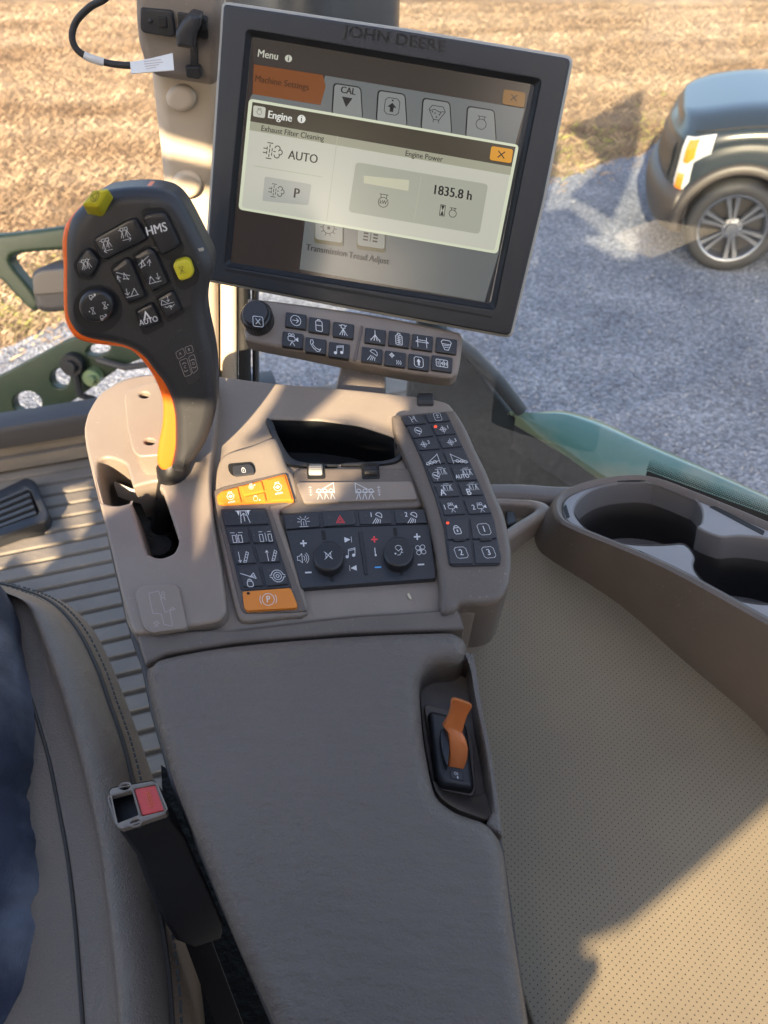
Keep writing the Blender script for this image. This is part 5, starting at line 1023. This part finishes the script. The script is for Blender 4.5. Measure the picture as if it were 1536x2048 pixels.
# green fender and its dark liner on the right
PE = Plane((0, 0, -.82), (.05, -.10, 1)); fen = thing('rear_fender', PE.hit(1200, 930), 'glossy green fender with painted-in warm reflections outside the side window', 'fender')
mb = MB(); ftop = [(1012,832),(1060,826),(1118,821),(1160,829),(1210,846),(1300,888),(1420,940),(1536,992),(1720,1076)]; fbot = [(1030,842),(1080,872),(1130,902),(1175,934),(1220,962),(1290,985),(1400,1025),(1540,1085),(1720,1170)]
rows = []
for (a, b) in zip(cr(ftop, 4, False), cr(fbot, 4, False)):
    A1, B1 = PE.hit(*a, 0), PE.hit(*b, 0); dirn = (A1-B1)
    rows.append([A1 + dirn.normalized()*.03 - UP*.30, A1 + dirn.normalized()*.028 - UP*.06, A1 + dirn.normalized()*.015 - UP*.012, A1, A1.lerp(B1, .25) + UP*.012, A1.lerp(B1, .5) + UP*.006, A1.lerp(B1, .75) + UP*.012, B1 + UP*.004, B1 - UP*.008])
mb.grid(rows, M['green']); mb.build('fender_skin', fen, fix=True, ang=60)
mb = MB(); mb.grid([[r[-1] for r in rows], [r[-1] - UP*.05 for r in rows]], M['deep']); mb.build('fender_lip', fen)
PD = Plane((0, 1.12, 0), (.0, -1, .1))
mb = MB(); M['liner'] = mat('dusty_liner', (.014, .019, .019), .6, var=((.03, .036, .036), 9, .45, .75))
mb.px(PD, cr([(838,640),(900,672),(940,712),(985,775),(1030,832),(1110,895),(1200,955),(1230,1010),(1100,1030),(820,1030),(810,850)], 3), M['liner'], -.03, 0, .01, 3); mb.build('liner', fen)
mb = MB(); mb.tube([PD.hit(885, 665, .02), PD.hit(940, 705, .02), PD.hit(1000, 768, .02), PD.hit(1042, 822, .02)], [.011, .012, .012, .011], M['slat'], 12); mb.build('grab_rail', fen)

# ------------------------------------------------------------------ pickup truck
wc = Vector((2.88, 6.16, GZ)); ta = rad(17); TFW = Vector((-math.cos(ta), math.sin(ta), 0)); TLT = Vector((math.sin(ta), math.cos(ta), 0))
def tk(s, w_, z): return wc + TFW*s + TLT*w_ + UP*z
M['tpaint'] = mat('truck_paint', (.012, .017, .022), .28, metal=0, spec=.4, coat=.0); M['tdark'] = mat('truck_dark_trim', (.018, .018, .02), .4)
M['tbrown'] = mat('arch_trim', (.022, .018, .016), .5, coat=0); M['tchr'] = mat('truck_chrome', (.6, .6, .62), .12, 1.0); M['rim'] = mat('alloy', (.20, .215, .24), .3, .8); M['lens'] = mat('lamp_lens', (.34, .35, .37), .12, spec=.8, coat=1); M['amber'] = mat('amber_lens', (.55, .16, .01), .3, coat=1)
M['wglass'] = mat('dark_glass', (.01, .012, .015), .05, spec=.8)
truck = thing('pickup_truck', wc, 'dark grey pickup truck parked on the gravel with its front wheel showing', 'pickup truck')
plan = [(-3.9, 0), (-2.5, 0), (-1.6, 0), (-.9, 0), (-.55, 0), (-.45, 0), (-.35, 0), (-.2, 0), (0, 0), (.15, .0), (.28, .005), (.38, .02), (.48, .06), (.56, .13), (.63, .24), (.69, .45), (.73, .75), (.745, 1.0), (.73, 1.25), (.69, 1.55), (.63, 1.76), (.5, 1.94), (.28, 1.995), (-.5, 2.0), (-3.9, 2.0)]
plan = [(s if s < .2 else .2 + (s-.2)*.86, w_) for s, w_ in plan]; pl_ = cr(plan, 4, False)
def zlo(s, w_):
    d = .46**2 - s*s
    return max(.37 + (math.sqrt(d) if d > 0 else 0), .40) if w_ < .06 and s < .5 else .44
def zhi(s): return 1.145 if s < -.3 else 1.145 - .17*((s+.3)/1.0)**2
pr_ = [(0, .015), (.15, 0), (.45, 0), (.62, .012), (.72, .004), (.85, .012), (.95, .035), (1, .075)]
ce = Vector((-1.0, 1.0))
def body_pt(q, f, off=0.0, i=None):
    s, w_ = q; z = zlo(s, w_) + (zhi(s)-zlo(s, w_))*f
    ins = 0
    for (a, b), (c, d) in zip(pr_, pr_[1:]):
        if a <= f <= c: ins = b + (d-b)*(f-a)/(c-a)
    v = Vector((max(-.2, s)*0 + (0 if s > .3 else 0), 0))
    cc = Vector((min(s, .1), 1.0)); d = Vector((s, w_)) - cc; d = d.normalized() if d.length else d
    return tk(s - d.x*(ins-off), w_ - d.y*(ins-off), z)
fs = [k/16 for k in range(17)]
mb = MB(); rows = [[body_pt(q, f) for f in fs] for q in pl_]; mb.grid(rows, M['tpaint'])
hr = [q for q in pl_]; nq = len(hr); near = [body_pt(q, 1.0) for q in hr if q[1] <= 1.0 and hr.index(q) < 70]
far = [body_pt((q[0], 2.0-q[1]), 1.0) for q in hr if q[1] <= 1.0 and hr.index(q) < 70]
hrows = []
for a, b in zip(near, far):
    L = []
    for k in range(13):
        t_ = k/12; p = a.lerp(b, t_); ed = min(t_, 1-t_); bulge = .055*min(1, ed/.085)**.65 + (.022 if .16 < t_ < .84 else 0); p = p + UP*bulge*min(1, (b-a).length/1.2); L.append(p)
    hrows.append(L)
mb.grid(hrows, M['tpaint']); mb.build('body', truck, fix=True, ang=50)
def patch(pts, m, name, off, nn=5, parent=truck):
    # pts: list of (plan index, f low, f high)
    q = MB(); r_ = []
    for i, f0, f1 in pts: r_.append([body_pt(pl_[i], f0 + (f1-f0)*k/nn, off + (.0 if 0 < k < nn else -.02)) for k in range(nn+1)])
    q.grid(r_, m); return q.build(name, parent, fix=True, ang=60)
# indices of plan stations around the front corner
idx = {round(q[0], 3): i for i, q in enumerate(pl_)}
I = lambda s: min(range(69), key=lambda i: abs(pl_[i][0]-s) + (0 if pl_[i][1] < .9 else 9))
patch([(i, 0.55, .93) for i in range(I(.31), I(.47))], M['lens'], 'headlight', .022)
patch([(i, 0.25, .93) for i in range(I(.42), I(.54))], M['lens'], 'headlight', .021)
patch([(i, 0.58, .90) for i in range(I(.43), I(.51))], M['amber'], 'indicator', .032)
patch([(i, 0.27, .50) for i in range(I(.46), I(.53))], M['amber'], 'indicator', .032)
patch([(i, .30, .84) for i in range(I(.59), I(.59)+20)], M['tdark'], 'grille', .018)
q = MB(); r_ = []
for i in range(I(.37), I(.37)+46):
    s, w_ = pl_[i]; cc = Vector((min(s, .1), 1.0)); d = (Vector((s, w_))-cc).normalized(); e_ = .055 if s > .45 else .03
    r_.append([tk(s + d.x*(e_+o2), w_ + d.y*(e_+o2), z) for o2, z in ((-.06, .26), (-.01, .30), (.02, .42), (.025, .52), (.0, .60), (-.07, .62))])
q.grid(r_, M['tbrown']); q.build('bumper', truck, fix=True, ang=60)
q = MB(); r_ = []
for k in range(31):
    a = rad(-8 + k*196/30); L = []
    for rr3, w_ in ((.41, .10), (.415, -.015), (.435, -.028), (.475, -.026), (.50, -.01), (.505, .02)): L.append(tk(math.cos(a)*rr3, w_, .37 + math.sin(a)*rr3))
    r_.append(L)
q.grid(r_, M['tbrown']); q.build('arch_flare', truck, fix=True, ang=60)
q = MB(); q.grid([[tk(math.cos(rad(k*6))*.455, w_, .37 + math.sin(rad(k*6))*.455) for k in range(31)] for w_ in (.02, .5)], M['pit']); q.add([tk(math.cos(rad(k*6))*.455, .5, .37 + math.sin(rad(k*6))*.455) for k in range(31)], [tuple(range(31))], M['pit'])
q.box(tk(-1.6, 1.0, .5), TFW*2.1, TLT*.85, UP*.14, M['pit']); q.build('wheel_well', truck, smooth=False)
q = MB(); q.box(tk(-1.05, 1.0, 1.18), TFW*.01, TLT*.8, UP*.01, M['tdark'])
cabp = [(-.75, 1.14), (-1.35, 1.62), (-1.6, 1.86), (-2.9, 1.88), (-3.3, 1.5), (-3.4, 1.14)]
q.grid([[tk(s, w_ + (0 if z < 1.2 else (.18 if w_ < 1 else -.18)), z) for s, z in cabp] for w_ in (.06, .5, 1.5, 1.94)], M['tpaint'])
for w_ in (.06, 1.94): q.add([tk(s, w_ + (0 if z < 1.2 else (.18 if w_ < 1 else -.18)), z) for s, z in cabp], [tuple(range(6)) if w_ > 1 else tuple(range(6))[::-1]], M['wglass'])
q.grid([[tk(s, w_, z+.012) for s, z in ((-.8, 1.19), (-1.35, 1.635), (-1.56, 1.82))] for w_ in (.26, 1.74)], M['wglass'])
q.box(tk(-4.1, 1.0, .85), TFW*.95, TLT*.98, UP*.35, M['tpaint']); q.build('cabin', truck, fix=True, bevel=.03)
q = MB(); q.tube([body_pt(pl_[i], .985, .002) for i in range(I(-1.0), I(.50), 1)], .007, M['pit'], 6); q.tube([tk(-.98, -.004, z) for z in (.5, .8, 1.0)] + [tk(-.98, .04, 1.12)], .006, M['pit'], 6); q.build('panel_gap', truck)
q = MB(); q.grid([[tk(s, -.006 + .002, z) for s in (-.30, -.52)] for z in (.98, 1.03)], M['tchr']); q.build('badge', truck)
def wheel(s, w_):
    c = tk(s, w_, .37); ax = -TLT
    q = MB(); q.lathe(c, ax, [(.262, .0), (.272, .012), (.285, .02), (.325, .022), (.352, .008), (.367, -.02), (.37, -.06), (.37, -.2), (.35, -.25), (.28, -.26)], M['rubber'], 56); ty = q.build('wheel', truck, ang=60)
    q = MB(); q.lathe(c, ax, [(.275, .010), (.268, .018), (.255, .016), (.245, .0), (.24, -.05), (.235, -.2)], M['rim'], 56); q.build('rim', ty, ang=50)
    q = MB(); q.lathe(c, ax, [(.236, -.10), (.0005, -.10)], M['tdark'], 40)
    e1 = UP; e2 = TFW
    for k in range(6):
        for sd in (-.16, .16):
            a = k*1.0472 + .3; r0 = Vector((math.cos(a+sd*1.2), math.sin(a+sd*1.2))); r1 = Vector((math.cos(a+sd*.92), math.sin(a+sd*.92)))
            t_ = Vector((-math.sin(a), math.cos(a))); f = lambda v2, r, wd, h: c + (e2*(v2.x*r + t_.x*wd) + e1*(v2.y*r + t_.y*wd)) + ax*h
            q.grid([[f(r0, .06, -.014, -.02), f(r0, .06, -.010, .004), f(r0, .06, .010, .004), f(r0, .06, .014, -.02)], [f(r1, .16, -.018, -.03), f(r1, .16, -.013, -.002), f(r1, .16, .013, -.002), f(r1, .16, .018, -.03)], [f(r1, .25, -.024, -.03), f(r1, .25, -.018, .008), f(r1, .25, .018, .008), f(r1, .25, .024, -.03)]], M['rim'])
    q.lathe(c, ax, [(.085, -.03), (.08, .0), (.05, .006), (.045, .018), (.0005, .02)], M['rim'], 30)
    for k in range(6): q.lathe(c + (e2*math.cos(k*1.047) + e1*math.sin(k*1.047))*.065, ax, [(.009, 0), (.009, .012), (.0005, .013)], M['tchr'], 8)
    q.build('spokes', ty, ang=40)
wheel(0, -.015); wheel(-3.5, -.015)

# ------------------------------------------------------------------ added unseen sun mask behind the seat, openings shaped to form the sun patches
YB = -.55
def back(p):
    t_ = (p.y - YB)/LT.y; q = p - LT*t_; return (q.x, q.z)
def lit(fr, pts, h=0.0): return [back(fr.hit(x, y, h)) for x, y in pts]
LP = [lit(PC, [(140,900),(160,830),(200,730),(335,700),(345,900),(345,1008),(262,1010),(186,1052)], .012),
      lit(PC, [(285,735),(360,735),(360,970),(310,975)], .03),
      lit(PC, [(545,872),(572,938),(600,960),(708,966),(680,998),(600,1020),(452,1008),(430,1042),(410,1122),(404,1000),(425,915),(470,890)], .005),
      lit(PC, [(430,740),(578,752),(545,815),(530,834),(470,812),(425,770)], 0),
      lit(PC, [(688,765),(770,778),(812,800),(815,880),(700,842),(592,862),(612,835)], 0),
      lit(PC, [(600,925),(766,928),(700,966),(600,960)], .006),
      lit(PP, [(280,345),(480,392),(480,780),(300,780)]), lit(PP, [(280,238),(330,270),(480,310),(480,345),(280,300)]),
      lit(PV, [(1700,1500),(1536,1600),(1400,1718),(1250,1838),(1110,1898),(1198,1925),(1118,2060),(1080,3000),(2000,3000)]),
      lit(PF, [(50,938),(172,905),(182,1050),(155,1085),(128,1040),(100,960)]), lit(PF, [(-40,1060),(68,1050),(122,1108),(78,1150),(30,1110),(-40,1180)]),
      lit(PG, [(295,790),(440,822),(440,905),(392,938),(290,915)])]
LP.append([(-.58, .74), (.23, .30), (2, .30), (2, 3), (-.58, 3)])
bh = MB(); M['sunmask'] = mat('sun_mask_lining', (.10, .09, .08), .8); ZB0, ZB1, XB0, XB1, DZ = -1.0, .74, -1.9, .78, .0016
def spans(z):
    iv = []
    for p in LP:
        xs = []
        for (x0, y0), (x1, y1) in zip(p, p[1:] + p[:1]):
            if (y0 <= z) != (y1 <= z): xs.append(x0 + (z-y0)/(y1-y0)*(x1-x0))
        xs.sort(); iv += list(zip(xs[::2], xs[1::2]))
    iv.sort(); out = []
    for a, b in iv:
        if out and a <= out[-1][1]: out[-1] = (out[-1][0], max(b, out[-1][1]))
        else: out.append((a, b))
    x = XB0; res = []
    for a, b in out:
        if a > x: res.append((x, min(a, XB1)))
        x = max(x, b)
    if x < XB1: res.append((x, XB1))
    return [(a, b) for a, b in res if b - a > 1e-4]
open_rows = []
z = ZB0; prev = None; z_start = z
while z < ZB1:
    s_ = spans(z + DZ/2)
    if prev is not None and s_ != prev:
        for a, b in prev: bh.box(((a+b)/2, YB, (z_start+z)/2), ((b-a)/2, 0, 0), (0, .006, 0), (0, 0, (z-z_start)/2), M['sunmask'])
        z_start = z
    prev = s_; z += DZ
for a, b in prev: bh.box(((a+b)/2, YB, (z_start+z)/2), ((b-a)/2, 0, 0), (0, .006, 0), (0, 0, (z-z_start)/2), M['sunmask'])
o = bh.build('sun_mask', None, origin=(0, YB, -1.0), smooth=False); tag(o, 'unseen sun mask behind the driver, cut to shape the sun patches', 'sun mask')
mb = MB(); M['roof'] = mat('shade_roof_lining', (.30, .27, .23), .9)  # unseen partial roof, added to cut top light and sized by its shadow
mb.box((-.42, -.22, .49), TR*.42, TF*.32, UP*.03, M['roof']); o = mb.build('shade_roof', None, origin=(-.42, -.22, .46), bevel=.02); tag(o, 'unseen partial cab roof added to dim the light from above', 'roof')
# added unseen cut-out behind the tractor, outline shaped to cast the gravel shade
YS = -3.2
def backs(p): t_ = (p.y - YS)/LT.y; q = p - LT*t_; return (q.x, q.z)
class PY: pass
PSH = Plane((0, YS, 0), (0, -1, 0), (1, 0, 0)); 
shade = [gp(*p) for p in ((560,455),(700,455),(1085,440),(1170,478),(1240,515),(1262,500),(1285,470),(1350,424),(1500,400),(1900,420),(2300,900),(900,1250),(620,1000),(560,700))]
out_ = [(max(a, -.32 + .0*b), max(b, -2.7)) for a, b in (backs(p) for p in shade)]; out_ = dedupe(out_, 1e-3)
mb = MB(); M['cutout'] = mat('shade_cutout_brown', (.16, .13, .11), .85, bump=(20, .5, .01))
mb.plate(PSH, [(x, z) for x, z in out_], M['cutout'], -.1, 0); o = mb.build('shade_cutout', None, origin=(1.5, YS, GZ), smooth=False); tag(o, 'unseen brown cut-out behind the tractor, shaped to shade the gravel', 'shade cut-out')
YM = .95  # added unseen plate, outlined to cast a mirror-like shadow on the ground
def backm(p): t_ = (p.y - YM)/LT.y; q = p - LT*t_; return (q.x, q.z)
PMm = Plane((0, YM, 0), (0, -1, 0), (1, 0, 0)); mk = [backm(gp(*p)) for p in ((1290,178),(1210,225),(1128,258),(1165,280),(1195,315),(1205,335),(1180,360),(1140,392),(1225,440),(1242,400),(1264,345),(1275,300))]
mb = MB(); mb.plate(PMm, mk, M['tdark'], -.03, 0); o = mb.build('shadow_plate', None, origin=(mk[0][0], YM, mk[0][1]), smooth=False); tag(o, 'dark unseen plate shaped to cast an angular shadow on the ground', 'shadow plate')
